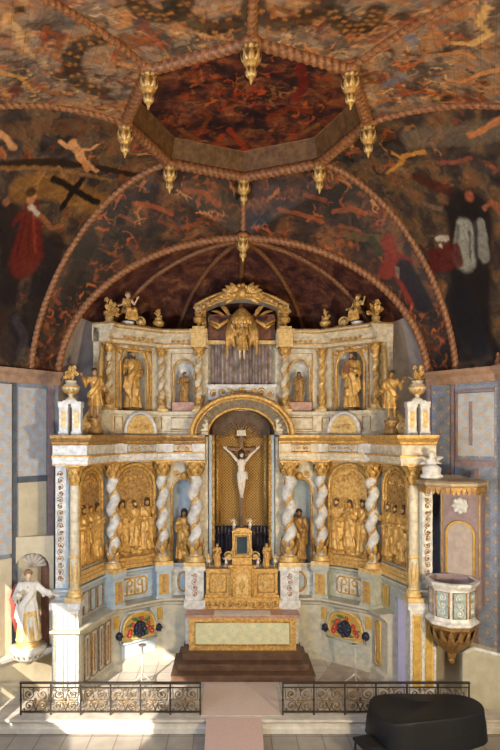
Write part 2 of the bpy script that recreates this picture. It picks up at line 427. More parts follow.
def figure(key, L, R, robe='long', seated=False, hair='short', beard=False, turn=0, nod=0, fold=1, child=False, legs=None, lean=0, voxel=.0115):
    """carved standing or seated figure of height 1; L and R: elbow and wrist of the viewer's left and right arm"""
    rnd = random.Random(fold)
    zs = -.22 if seated else 0                        # the seat lowers the trunk
    body = MB()
    T = lambda x, y, z: (x + lean * (z - .5), y, z + zs)
    hs = 1.32 if child else 1.0
    hc = Vector(T(0, -.005, .925)); Rm = Matrix.Translation(hc) @ Matrix.Rotation(turn, 4, 'Z') @ Matrix.Rotation(nod, 4, 'X') @ Matrix.Scale(hs, 4)
    body.ell((0, .008, .012), (.047, .058, .06), 16, 11, M=Rm)
    body.ell((0, -.014, -.028), (.037, .04, .042), 14, 9, M=Rm)
    body.cap((0, -.052, .01), (0, -.068, -.014), .007, .011, 8, M=Rm)           # nose
    body.cap((-.022, -.047, .016), (.022, -.047, .016), .009, .009, 8, M=Rm)      # brow
    body.cap((-.012, -.05, -.036), (.012, -.05, -.036), .006, .006, 8, M=Rm)     # mouth
    body.ell((0, -.046, -.058), (.014, .012, .012), M=Rm)                          # chin
    for sx in (-1, 1):
        body.ell((sx * .05, .005, -.004), (.008, .014, .02), 8, 6, M=Rm)
        body.ell((sx * .019, -.05, .002), (.0085, .006, .006), 8, 6, M=Rm)
    body.cap(T(0, .005, .80), hc + Vector((0, .008, -.03)), .036, .03)
    body.ell(T(0, 0, .74), (.098, .062, .10)); body.ell(T(0, -.005, .62), (.08, .058, .10)); body.ell(T(0, .0, .52), (.092, .064, .075))
    for (E, Wr), sx in ((L, -1), (R, 1)):
        S = Vector(T(sx * .108, 0, .805)); E = Vector(T(*E)); Wr = Vector(T(*Wr))
        body.cap(S, E, .038, .028); body.cap(E, Wr, .029, .018)
    for sx in (-1, 1):
        if seated: hip, kn, an = (sx * .055, -.02, .30), (sx * .085, -.24, .30), (sx * .075, -.22, .05)
        elif legs: hip, kn, an = legs[(sx + 1) // 2]
        else: hip, kn, an = (sx * .052, 0, .50), (sx * .056, -.03 if sx > 0 else -.005, .275), (sx * .058, .01, .045)
        if child and robe is None and not legs and not seated: kn = (sx * .07, -.02, .27)
        body.cap(hip, kn, .055, .04); body.cap(kn, an, .041, .022)
        body.cap((an[0], an[1] - .005, .022), (an[0] + sx * .012, an[1] - .085, .016), .022, .014)
    b = fused(body, voxel)
    for (E, Wr), sx in ((L, -1), (R, 1)):
        E = Vector(T(*E)); Wr = Vector(T(*Wr)); hand(b, Wr, Wr - E, sx, .6, 1.15)
    out = {'body': b.mesh(key + '_body', [flesh])}
    if robe:
        rb = MB()
        n = 40
        if seated: tab = [(.24, .15, .12), (.34, .125, .10), (.46, .10, .085), (.54, .118, .088), (.60, .112, .075), (.63, .05, .05)]
        elif robe == 'long': tab = [(.02, .155, .125), (.12, .145, .115), (.28, .125, .10), (.42, .115, .09), (.53, .108, .083), (.62, .092, .075), (.74, .115, .082), (.81, .112, .07), (.85, .05, .046)]
        elif robe == 'knee': tab = [(.24, .145, .12), (.34, .13, .10), (.45, .115, .09), (.53, .106, .08), (.62, .09, .073), (.74, .112, .08), (.81, .112, .07), (.85, .05, .046)]
        else: tab = [(.40, .115, .085), (.46, .112, .085), (.53, .106, .08), (.565, .098, .07)]
        ph = rnd.uniform(0, 6); z0, z1 = tab[0][0], tab[-1][0]
        def prof(u, v):
            z = z0 + (z1 - z0) * v
            for (a, b_) in zip(tab, tab[1:]):
                if a[0] <= z <= b_[0] + 1e-6:
                    t = (z - a[0]) / (b_[0] - a[0]); rx = a[1] + (b_[1] - a[1]) * t; ry = a[2] + (b_[2] - a[2]) * t; break
            th = 2 * PI * u; am = .17 * (1 - v) ** .8 + .02
            f = 1 + am * (.6 * math.cos(9 * th + ph + 2.5 * v) + .4 * math.cos(14 * th - 1.7 * ph + 1.5 * math.sin(3 * v)))
            sway = .022 * math.sin(PI * min(z, .8) / .8) * (1 if fold % 2 else -1)
            return (rx * f * math.cos(th) + sway + lean * (z - .5), ry * f * math.sin(th) - .004, z)
        rb.grid(prof, 56, 40, closed_u=True)
        o = len(rb.v); rb.f.append(tuple(range(55, -1, -1))); rb.m.append(0); rb.sm.append(True)
        rb.f.append(tuple(o - 56 + i for i in range(56))); rb.m.append(0); rb.sm.append(True)
        if robe != 'loin':
            for (E, Wr), sx in ((L, -1), (R, 1)):
                S = Vector(T(sx * .105, 0, .80)); E = Vector(T(*E)); Wr = Vector(T(*Wr))
                rb.cap(S, E, .05, .048); q = E.lerp(Wr, .6); rb.cap(E, q, .046, .05)
                dr = Vector((0, 0, -.05)); rb.cap(E, E + dr * 1.3, .04, .022); rb.cap(q, q + dr, .036, .02)
        if seated:
            for sx in (-1, 1):
                rb.cap((sx * .055, -.02, .30), (sx * .088, -.24, .30), .078, .07)
                for k in range(5): rb.cap((sx * (.03 + .025 * k), -.265 + .01 * (k % 2), .28), (sx * (.02 + .034 * k), -.25, .05), .026, .032)
            for k in range(4): rb.cap((-.05 + .034 * k, -.18, .29), (-.06 + .04 * k, -.2, .06), .04, .045)
        elif robe != 'loin':
            # a mantle slung across the body and falling over one arm
            s = 1 if fold % 2 else -1
            pts = [(s * .10, -.02, .83), (s * .06, -.085, .74), (-s * .02, -.10, .63), (-s * .09, -.085, .54), (-s * .135, -.02, .47)]
            for k in range(3): rb.tube([(x, y, z - .03 * k) for x, y, z in pts], [.03, .028, .03, .032, .024], 8)
            if robe == 'long':
                for k in range(4): rb.cap((-s * (.05 + .03 * k), -.09 + .02 * k, .52), (-s * (.09 + .025 * k), -.075 + .02 * k, .20 + .05 * k), .03, .024)
                rb.cap((s * .045, -.1, .33), (s * .05, -.105, .24), .04, .03)     # the forward knee under the cloth
        else:
            rb.cap((.09, -.05, .5), (.13, -.03, .40), .028, .014)
        out['robe'] = fused(rb, voxel, 1).mesh(key + '_robe', [gold])
    hb = MB()
    if hair:
        hb.ell((0, .016, .026), (.056, .062, .058), 14, 10, M=Rm)
        rr = random.Random(fold + 3)
        for k in range(26):
            a = rr.uniform(-.35, PI + .35); e = rr.uniform(.0, 1.2)
            hb.ell((.056 * math.cos(a) * math.cos(e), .012 + .06 * math.sin(a) * math.cos(e), .026 + .056 * math.sin(e)), (.016, .016, .016), 7, 5, M=Rm)
        if hair == 'long':
            for sx in (-1, 1):
                hb.cap((sx * .046, .012, .0), (sx * .062, .012, -.10), .024, .018, M=Rm); hb.cap((sx * .03, .04, 0), (sx * .045, .045, -.13), .03, .02, M=Rm)
        if beard:
            hb.ell((0, -.042, -.066), (.030, .022, .034), M=Rm); hb.cap((0, -.045, -.08), (0, -.05, -.118), .02, .008, M=Rm)
            for sx in (-1, 1): hb.cap((sx * .042, -.012, -.02), (sx * .022, -.038, -.062), .013, .018, M=Rm)
        out['hair'] = fused(hb, .009, 1).mesh(key + '_hair', [hair_m])
    return out

def wing_mesh(side):
    mb = MB()
    for k in range(9):
        t = k / 8
        a = math.radians(75 - 95 * t)
        L = .42 - .12 * t; bx = .03 + .03 * t; bz = .78 - .16 * t
        tip = (side * (bx + L * math.cos(a) * .75), .07 + .05 * t, bz + L * math.sin(a) - .12 * t)
        leaf(mb, (side * bx, .05, bz), tip, .075, (0, -.03, .01))
        leaf(mb, (side * bx, .06, bz + .01), tuple(Vector((side * bx, .06, bz)).lerp(Vector(tip), .55)), .085, (0, -.04, .01))
    mb.cap((side * .03, .06, .70), (side * .16, .055, .95), .028, .016)
    return mb.mesh('wing', [gold])
WINGS = {}
def wings(side):
    if side not in WINGS: WINGS[side] = wing_mesh(side)
    return WINGS[side]
def recol(me, mat):
    m = me.copy(); m.materials.clear(); m.materials.append(mat); return m

FIG = {}
def fig(key):
    if key in FIG: return FIG[key]
    P = dict(
        blessing=dict(L=((-.17, -.03, .66), (-.20, -.15, .74)), R=((.16, -.02, .62), (.08, -.15, .60)), beard=True, hair='short', fold=1, turn=.2),
        reading=dict(L=((-.15, -.03, .62), (-.06, -.15, .63)), R=((.16, -.03, .62), (.09, -.16, .66)), beard=True, hair='long', fold=2, turn=-.2, nod=.15),
        reaching=dict(L=((-.17, -.04, .64), (-.09, -.14, .72)), R=((.21, -.03, .70), (.36, -.07, .655)), hair='short', fold=3, turn=.25, robe='long'),
        praying=dict(L=((-.15, -.05, .63), (-.025, -.16, .70)), R=((.15, -.05, .63), (.025, -.16, .70)), hair='long', fold=4, nod=.2),
        angel=dict(L=((-.18, -.02, .68), (-.26, -.08, .82)), R=((.17, -.03, .63), (.19, -.16, .56)), hair='short', fold=5, robe='knee', turn=.3),
        trumpeter=dict(L=((-.17, -.03, .63), (-.19, -.16, .56)), R=((.18, -.02, .68), (.26, -.08, .82)), hair='short', fold=6, robe='knee', turn=-.3),
        evangelist=dict(L=((-.16, -.05, .62), (-.08, -.20, .58)), R=((.16, -.05, .62), (.10, -.20, .60)), beard=True, hair='long', fold=8, seated=True, nod=.1),
        putto=dict(L=((-.17, -.03, .68), (-.25, -.07, .80)), R=((.16, -.03, .64), (.20, -.13, .60)), robe='loin', child=True, hair='short', fold=9, turn=.2),
        sitputto=dict(L=((-.17, -.03, .66), (-.26, -.08, .62)), R=((.17, -.03, .70), (.24, -.06, .84)), robe='loin', child=True, hair='short', fold=10, seated=True, turn=-.2),
        christ=dict(L=((-.19, .02, .915), (-.325, .03, 1.035)), R=((.19, .02, .915), (.325, .03, 1.035)), robe='loin', beard=True, hair='long', fold=11, turn=.25, nod=.3,
                    legs=(((-.05, 0, .5), (-.04, -.05, .275), (-.012, .01, .05)), ((.05, 0, .5), (.045, -.06, .28), (.014, -.015, .05)))),
        staff=dict(L=((-.17, -.04, .64), (-.19, -.17, .68)), R=((.15, -.02, .62), (.06, -.15, .58)), beard=True, hair='short', fold=12, turn=-.15),
    )
    FIG[key] = figure(key, **P[key]); return FIG[key]

def statue(name, label, key, h, loc, rz=0, skin=None, robe=None, hair=None, wing=False, book=False, staff=False, plinth=None, group=None, cat='statue', palm=False):
    t = thing(name, label, cat, loc, rz, group); f = fig(key)
    z = 0
    if plinth:
        pw, ph, pm = plinth; z = ph
        mb = MB(); mb.lathe([(pw * .9, 0), (pw, .02), (pw, ph * .35), (pw * .8, ph * .5), (pw * .8, ph * .8), (pw * .92, ph * .9), (pw * .92, ph)], n=8)
        mb.build('plinth', pm, t)
    def part(n, me, m):
        return mobj(n, recol(me, m) if m else me, t, (0, 0, z), 0, None, None, (h, h, h))
    b = part('body', f['body'], skin)
    if 'robe' in f: part('loincloth' if key in ('putto', 'sitputto', 'christ') else 'robe', f['robe'], robe)
    if 'hair' in f: part('hair', f['hair'], hair)
    if wing:
        dz = -.22 * h if key == 'sitputto' else 0
        for s in (-1, 1): w = part('wing', wings(s), None); w.location.z += dz
    if book:
        mb = MB(); mb.box(-.055, .055, -.235, -.21, .60, .74, 0); mb.box(-.05, .05, -.213, -.2, .605, .735, 1)
        mb.build('book', [redbrown, cream], t, (0, 0, z)).scale = (h, h, h)
    if staff:
        mb = MB(); mb.tube([(-.20, -.20, .02), (-.20, -.19, .5), (-.20, -.17, 1.08)], .010, 8)
        mb.tube([(-.255, -.17, 1.0), (-.145, -.17, 1.0)], .010, 8)
        mb.build('staff', gold, t, (0, 0, z)).scale = (h, h, h)
    return t
# ------------------------------------------------------------------ the setting
def struct(o): o['kind'] = 'structure'; return o
VZ = 12.4; FZ = 7.75
R8 = 2.42; DC = 11.53
OCT = [(R8 * math.sin(-PI / 4 * k), DC - R8 * math.cos(PI / 4 * k)) for k in range(8)]  # 0 near, 2 left, 4 far, 6 right
def V3(x, d, z): return np.array((x, Y(d), z))
def ribcurve(V, F, e, n=60):
    out = []
    for i in range(n + 1):
        th = PI / 2 * i / n; s = math.sin(th) ** (2 / e); c = max(math.cos(th), 0) ** (2 / e)
        out.append(V3(V[0] + (F[0] - V[0]) * s, V[1] + (F[1] - V[1]) * s, F[2] + (VZ - F[2]) * c))
    return np.array(out)
def archcurve(sx, n=48):
    out = [V3(0, 13.95 + .85 * i / 10, 12.4 - 1.17 * (i / 10) ** 1.3) for i in range(10)]
    for i in range(51):
        ph = PI / 2 * i / 50; out.append(V3(sx * 4.72 * math.sin(ph), 14.8, 7.6 + 3.63 * math.cos(ph)))
    return np.array(out)
def ribset(sx):
    v = [OCT[0], (sx * abs(OCT[1][0]), OCT[1][1]), (sx * R8, DC), (sx * abs(OCT[3][0]), OCT[3][1])]
    return [ribcurve(v[0], (0, 2.6, 10.6), 1.8), ribcurve(v[1], (sx * 5.2, 3.0, FZ), 1.7), ribcurve(v[2], (sx * 6.6, 8.2, FZ), 2.0),
            ribcurve(v[3], (sx * 5.2, 14.2, FZ), 1.7), archcurve(sx)]
def resample(c, n):
    i = np.linspace(0, len(c) - 1, n); a = np.floor(i).astype(int).clip(0, len(c) - 2); f = (i - a)[:, None]
    return c[a] * (1 - f) + c[a + 1] * f

def hexc(r, g, b):            # photo-like sRGB to linear
    return tuple((x / 255 / 12.92 if x < 11 else ((x / 255 + .055) / 1.055) ** 2.4) for x in (r, g, b))

def paint_mesh(me, P, strokes):
    """painted figures: strokes are (list of points on the surface, half width, colour, strength)"""
    rgb = np.zeros((len(P), 3)); al = np.zeros(len(P))
    q = P * 9.0; P0 = P
    J = np.stack([np.sin(q[:, 1] * 1.7 + np.sin(q[:, 2] * 2.3)) + np.sin(q[:, 0] * 3.1 + q[:, 2] * 2.2), np.sin(q[:, 2] * 1.9 + np.sin(q[:, 0] * 2.7)) + np.sin(q[:, 1] * 3.3 - q[:, 0] * 2.6), np.sin(q[:, 0] * 1.5 + np.sin(q[:, 1] * 2.1)) + np.sin(q[:, 2] * 2.9 + q[:, 1] * 2.4)], 1)
    for stroke in strokes:
        pts, w, col, st = stroke[:4]; P = P0 + J * (.022 if len(stroke) > 4 else .009)
        dmin = np.full(len(P), 1e9)
        wv = np.full(len(P), 1.0)
        k = len(pts)
        for i in range(max(1, k - 1)):
            a = pts[i]; b = pts[min(i + 1, k - 1)]
            ab = b - a; L = (ab @ ab) + 1e-9
            t = np.clip(((P - a) @ ab) / L, 0, 1)
            dd = np.linalg.norm(P - (a + t[:, None] * ab), axis=1)
            tt = (i + t) / max(1, k - 1)
            ww = w * (1 if not isinstance(w, tuple) else 1) if not isinstance(w, tuple) else w[0] + (w[1] - w[0]) * tt
            dd = dd / ww
            dmin = np.minimum(dmin, dd)
        a_ = np.clip((1.15 - dmin) / .35, 0, 1) * st
        rgb = rgb * (1 - a_[:, None]) + np.array(col) * a_[:, None]
        al = 1 - (1 - al) * (1 - a_)
    # un-premultiply
    out = np.zeros((len(P), 4)); nz = al > 1e-4
    out[nz, :3] = rgb[nz] / al[nz, None]; out[:, 3] = al
    ca = me.color_attributes.new('paint', 'FLOAT_COLOR', 'POINT')
    ca.data.foreach_set('color', out.astype(np.float32).ravel())

def squiggles(P, rnd, n, pal, wr, lr):
    """loose curling brushwork scattered over the surface"""
    st = []
    for _ in range(n):
        c = P[rnd.randrange(len(P))]
        dv = P - c; qd = np.linalg.norm(dv, axis=1)
        near = np.where((qd > lr * .3) & (qd < lr))[0]
        if len(near) < 6: continue
        t1 = dv[near[rnd.randrange(len(near))]]; t1 = t1 / np.linalg.norm(t1)
        t2 = dv[near[rnd.randrange(len(near))]]; t2 = t2 - t1 * (t2 @ t1)
        if np.linalg.norm(t2) < lr * .08: continue
        t2 = t2 / np.linalg.norm(t2)
        r = lr * rnd.uniform(.25, .8); a0 = rnd.uniform(0, 6.28); sp = rnd.uniform(1.2, 4.2); gr = rnd.uniform(.3, 1.1)
        pts = [c + r * (gr + (1 - gr) * i / 6) * (math.cos(a0 + sp * i / 6) * t1 + math.sin(a0 + sp * i / 6) * t2) for i in range(7)]
        st.append((pts, (rnd.uniform(*wr), rnd.uniform(*wr) * .5), pal[rnd.randrange(len(pal))], rnd.uniform(.3, .8), 1))
    return st

def little_figure(P, c, rnd, col, size, st):
    """a small flying painted figure: trunk, head, bent limbs and a sweep of drapery"""
    dv = P - c; qd = np.linalg.norm(dv, axis=1); near = np.where((qd > size * .5) & (qd < size))[0]
    if len(near) < 6: return []
    t1 = dv[near[rnd.randrange(len(near))]]; t1 = t1 / np.linalg.norm(t1)
    for _ in range(8):
        t2 = dv[near[rnd.randrange(len(near))]]; t2 = t2 - t1 * (t2 @ t1)
        if np.linalg.norm(t2) > size * .3: break
    if np.linalg.norm(t2) < 1e-3: return []
    t2 = t2 / np.linalg.norm(t2); k = hexc(*col); dk = tuple(x * .35 for x in k)
    q = lambda a, b: c + size * (a * t1 + b * t2)
    u = rnd.uniform
    out = [([q(-.1, -.35), q(.3, -.5 + u(-.2, .2)), q(.8, -.2)], (size * .22, size * .08), hexc(*rnd.choice(((110, 40, 28), (60, 62, 66), (90, 60, 32), (50, 28, 24)))), st * .8),
           ([q(-.25, .0), q(.25, .02)], (size * .15, size * .12), dk, st * .7),
           ([q(-.25, .02), q(.22, .03)], (size * .125, size * .10), k, st), ([q(-.5, u(-.05, .12))], size * .10, k, st), ([q(-.55, u(-.02, .15))], size * .06, dk, st * .8)]
    for b in (-1, 1):
        out.append(([q(-.22, .06 * b), q(-.3 + u(-.1, .2), .3 * b), q(-.5 + u(-.2, .3), .48 * b)], (size * .055, size * .035), k, st))
        out.append(([q(.22, .05 * b), q(.5, .16 * b + u(-.12, .12)), q(.75 + u(-.15, .1), .05 * b + u(-.2, .2))], (size * .075, size * .04), k, st))
    return out

def gore(name, A, B, mat, seed, pal, nsq, figs, bottom=None, wr=(.018, .055), lr=.34, nu=130, nv=170):
    """one painted board field of the vault between two ribs (curves A and B from crown to springing)"""
    a = resample(A, nv + 1); b = resample(B, nv + 1)
    u = np.linspace(0, 1, nu + 1)[None, :, None]
    G = a[:, None, :] * (1 - u) + b[:, None, :] * u
    if bottom is not None:
        s = (np.linspace(0, 1, nv + 1) ** 4)[:, None, None]
        line = a[-1][None, :] * (1 - u[0]) + b[-1][None, :] * u[0]
        G = G + s * (bottom(np.linspace(0, 1, nu + 1)) - line)[None]
    P = G.reshape(-1, 3)
    w = nu + 1
    fs = [(j * w + i, j * w + i + 1, (j + 1) * w + i + 1, (j + 1) * w + i) for j in range(nv) for i in range(nu)]
    me = bpy.data.meshes.new(name); me.from_pydata([tuple(p) for p in P], [], fs); me.materials.append(mat)
    for p in me.polygons: p.use_smooth = True
    # board direction: v runs from crown to springing in metres
    L = np.concatenate(([0], np.cumsum(np.linalg.norm(np.diff(a, axis=0), axis=1))))
    ul = me.uv_layers.new(name='UVMap'); uvs = np.zeros((len(me.loops), 2), np.float32)
    vi = np.zeros(len(me.loops), np.int32); me.loops.foreach_get('vertex_index', vi)
    uvs[:, 0] = (vi % w) / w * 4; uvs[:, 1] = L[vi // w]
    ul.data.foreach_set('uv', uvs.ravel())
    d = P[:, 1] + D0; px = 230 + (P[:, 0] + .33) * FPX / d; py = 435 - (P[:, 2] - EYE) * FPX / d
    rnd = random.Random(seed)
    st = []
    if seed in (4, 8): figs = [(a_, b_, c_, d_ * (.6 if not isinstance(b_, tuple) and b_ < .08 else 1)) for a_, b_, c_, d_ in figs]
    vis = np.where((px > -60) & (px < 560) & (py > -60) & (py < 420))[0]
    if len(vis) > 50: st += squiggles(P[vis], rnd, nsq * 3, pal, wr, lr)
    vin = np.where((px > 5) & (px < 495) & (py > 5) & (py < (240 if seed in (4, 8) else 190)))[0]
    if len(vin) > 50:
        for _ in range(9): st += little_figure(P, P[vin[rnd.randrange(len(vin))]], rnd, rnd.choice(((170, 105, 60), (190, 130, 80), (140, 75, 40), (160, 85, 55))), (.34 if seed not in (1, 2, 5, 6) else .42), .75)
    for pts, wd, col, sg in figs:
        st.append(([P[np.argmin((px - x) ** 2 + (py - y) ** 2)] for x, y in pts], wd, hexc(*col), sg))
    paint_mesh(me, P, st)
    o = mobj(name, me); return struct(o)

RL = ribset(-1); RR = ribset(1)
pal_near = [hexc(*c) for c in ((185, 115, 60), (205, 150, 85), (140, 65, 35), (45, 32, 27), (160, 140, 120), (220, 175, 120), (85, 92, 100), (190, 105, 60), (35, 26, 22))]
pal_side = [hexc(*c) for c in ((140, 85, 40), (110, 52, 28), (175, 120, 60), (24, 17, 16), (70, 38, 28), (130, 65, 50), (90, 85, 75), (24, 20, 26))]
pal_far = [hexc(*c) for c in ((150, 70, 32), (105, 45, 22), (28, 17, 14), (180, 95, 45), (50, 27, 20), (18, 12, 12), (130, 75, 40))]
pal_top = [hexc(*c) for c in ((165, 55, 30), (190, 95, 42), (60, 22, 22), (30, 18, 32), (120, 48, 22), (170, 115, 65), (22, 13, 16), (120, 70, 60))]
def poly(*pts):
    pts = np.array([V3(*p) for p in pts]); 
    seg = np.linalg.norm(np.diff(pts, axis=0), axis=1); cs = np.concatenate(([0], np.cumsum(seg))) / seg.sum()
    return lambda t: np.stack([np.interp(t, cs, pts[:, k]) for k in range(3)], 1)
SK = (205, 150, 100)
def wreath(cx, cy, rx, ry, a0, a1, col=(34, 30, 24), dot=(165, 110, 55)):
    out = [([(cx + rx * math.cos(math.radians(a0 + (a1 - a0) * i / 8)), cy + ry * math.sin(math.radians(a0 + (a1 - a0) * i / 8))) for i in range(9)], .17, col, .8)]
    for i in range(9):
        a = math.radians(a0 + (a1 - a0) * i / 8)
        for q in (-.12, .12): out.append(([(cx + rx * (1 + q) * math.cos(a), cy + ry * (1 + q) * math.sin(a))], .045, dot, .85))
    return out
# left fields
gore('ceiling', RL[0], RL[1], vp_near, 1, pal_near, 60, wreath(160, -5, 25, 22, 20, 170) + wreath(215, -18, 50, 45, 20, 160))
gore('ceiling', RL[1], RL[2], vp_near, 2, pal_near, 80, wreath(100, 65, 28, 26, 90, 270) + [
    ([(8, 22), (22, 32), (18, 42), (34, 56)], (.07, .05), (195, 155, 105), .85), ([(12, 20), (4, 30)], .05, (190, 150, 100), .8), ([(7, 17)], .08, (205, 150, 90), .9),
    ([(0, 72), (20, 78), (34, 92)], (.06, .03), (190, 140, 70), .85), ([(36, 50), (60, 58)], .04, (170, 110, 60), .8), ([(45, 28), (62, 40), (58, 52)], .06, (120, 70, 40), .8),
    ([(40, 88), (60, 96), (75, 92)], .045, (150, 85, 45), .8)])
pb = poly((-6.6, 8.2, FZ), (-5.85, 13.4, FZ), (-5.2, 14.2, FZ))
gore('ceiling', RL[2], RL[3], vp_side, 3, pal_side, 70, [
    ([(8, 215), (12, 250), (8, 290)], .35, (22, 20, 26), .9), ([(50, 250), (45, 290), (30, 330)], .45, (20, 20, 30), .85), ([(5, 300), (10, 345)], .4, (26, 24, 32), .8),
    ([(0, 132), (60, 126), (110, 128)], .16, (110, 72, 40), .45), ([(20, 190), (50, 186), (80, 196), (100, 205)], .30, (150, 105, 45), .55),
    ([(0, 164), (50, 162), (95, 168), (140, 178), (170, 200)], (.09, .07), (36, 24, 16), .95), ([(0, 168), (60, 169), (110, 180)], .05, (150, 105, 55), .6),
    ([(72, 143)], .10, SK, 1), ([(76, 148), (82, 160)], (.10, .09), SK, 1), ([(77, 148), (66, 146), (60, 141)], .045, SK, .95), ([(80, 150), (90, 149), (99, 144)], .04, SK, .95),
    ([(82, 160), (90, 165), (97, 171)], .05, SK, .95), ([(82, 161), (88, 170)], .05, (190, 130, 80), .9),
    ([(0, 132), (8, 140), (14, 148)], .07, SK, .8), ([(0, 150), (5, 155)], .07, (170, 100, 60), .8),
    ([(54, 178), (97, 203)], .085, (22, 16, 15), 1), ([(82, 180), (62, 207)], .085, (22, 16, 15), 1),
    ([(31, 208), (29, 232), (26, 258)], (.20, .50), (100, 32, 26), .92), ([(26, 216), (20, 240), (16, 256)], .045, (75, 18, 15), .85), ([(34, 216), (36, 252)], .05, (140, 55, 42), .8), ([(30, 222), (28, 256)], .035, (85, 20, 17), .8), ([(40, 224), (44, 256)], .035, (90, 22, 18), .8), ([(22, 212), (14, 224)], .07, (95, 30, 24), .9),
    ([(31, 198)], .13, (195, 135, 90), 1), ([(32, 192)], .12, (50, 30, 22), .9), ([(31, 206), (38, 214)], .06, (190, 180, 165), .9), ([(40, 216), (52, 228), (62, 226)], .07, (150, 95, 60), .9),
    
    ([(6, 202)], .10, (150, 100, 70), .8), ([(15, 320), (25, 335), (20, 355)], .12, (70, 66, 74), .5)], bottom=pb)
gore('ceiling', RL[3], RL[4], vp_far, 4, pal_far, 90, [
    ([(135, 203), (155, 206), (172, 214)], .06, (175, 85, 45), .9), ([(185, 190), (205, 192), (218, 205)], .07, (165, 80, 40), .9), ([(120, 216), (135, 222)], .05, (150, 85, 40), .8),
    ([(160, 222), (180, 228), (200, 222)], .06, (140, 70, 35), .8), ([(205, 215), (225, 222)], .05, (150, 80, 40), .8), ([(100, 250), (115, 256)], .05, (120, 70, 35), .8),
    ([(75, 250), (90, 240), (70, 290)], .2, (24, 15, 14), .8)])
# right fields
gore('ceiling', RR[0], RR[1], vp_near, 5, pal_near, 60, wreath(285, -22, 46, 46, 20, 160) + wreath(355, 8, 22, 20, 10, 170))
gore('ceiling', RR[1], RR[2], vp_near, 6, pal_near, 90, [
    ([(486, 12), (478, 22), (490, 34), (470, 44), (455, 42)], (.06, .05), (210, 170, 105), .9), ([(484, 8)], .07, (205, 155, 100), .9),
    ([(500, 70), (480, 74), (462, 82), (446, 80)], (.06, .04), (205, 140, 90), .9), ([(440, 55), (462, 52), (476, 58)], .05, (190, 130, 75), .85),
    ([(400, 95), (420, 92), (440, 96)], .045, (170, 85, 45), .8), ([(385, 85), (400, 78)], .1, (90, 105, 125), .6), ([(408, 36), (412, 42)], .1, (90, 110, 135), .7),
    ([(420, 60), (405, 70), (395, 62)], .05, (175, 95, 50), .8), ([(430, 25), (448, 20)], .05, (165, 90, 50), .8)])
pb = poly((6.6, 8.2, FZ), (5.85, 13.4, FZ), (5.2, 14.2, FZ))
gore('ceiling', RR[2], RR[3], vp_side, 7, pal_side, 70, [
    ([(500, 130), (460, 136), (410, 138)], .22, (120, 105, 90), .5), ([(388, 172), (400, 165), (404, 155), (424, 152)], (.05, .06), (190, 135, 60), .95), ([(402, 158), (392, 154)], .04, (190, 130, 60), .9),
    ([(438, 163), (455, 163), (470, 158)], .055, (140, 75, 60), .75), ([(470, 135), (486, 128), (500, 118)], .06, (190, 120, 70), .85), ([(418, 178), (432, 186), (450, 190)], .12, (70, 26, 20), .8),
    ([(470, 215), (470, 262), (465, 340)], .62, (14, 16, 26), .95), ([(465, 228), (464, 258)], (.22, .34), (150, 150, 142), .95), ([(480, 222), (484, 256)], (.10, .16), (135, 135, 128), .9), ([(474, 222), (476, 258)], .04, (60, 60, 64), .8), ([(458, 226), (456, 256)], .04, (90, 92, 92), .8), ([(484, 208), (492, 202)], .06, (150, 95, 70), .85), ([(458, 212), (446, 208)], .06, (24, 20, 24), .9),
    ([(470, 232), (470, 258)], .035, (70, 70, 72), .8), ([(470, 210)], .24, (20, 16, 20), 1), ([(470, 197)], .12, (150, 85, 60), 1), ([(469, 205)], .08, (30, 18, 14), .9),
    ([(440, 208), (432, 206), (425, 204)], .07, (120, 95, 80), .8), ([(495, 205), (500, 212)], .09, (150, 90, 60), .8),
    ([(432, 255), (455, 250), (458, 262), (430, 268)], .16, (85, 26, 26), .9), ([(438, 240), (446, 238)], .08, (190, 180, 165), .95), ([(441, 246)], .06, (200, 190, 175), .9),
    ([(458, 300), (475, 330), (488, 350)], .4, (18, 20, 32), .8)], bottom=pb)
gore('ceiling', RR[3], RR[4], vp_far, 8, pal_far, 90, [
    ([(280, 210), (300, 214), (322, 222)], .06, (160, 80, 40), .9), ([(305, 195), (325, 200)], .06, (150, 75, 38), .8), ([(335, 212), (352, 208), (365, 214)], .07, (165, 85, 42), .9),
    ([(340, 225), (360, 232)], .05, (140, 75, 40), .8), ([(350, 236), (385, 240)], .10, (95, 75, 40), .7),
    ([(388, 240), (392, 258), (386, 272)], (.16, .20), (125, 42, 26), .9), ([(396, 268), (404, 284), (412, 300)], .15, (125, 40, 26), .9), ([(400, 256), (410, 262)], .10, (115, 36, 26), .9),
    ([(404, 268), (414, 285), (424, 306)], .22, (16, 16, 26), .95), ([(372, 240), (380, 252)], .10, (45, 50, 30), .8), ([(397, 268), (398, 276)], .05, (150, 130, 110), .9)])
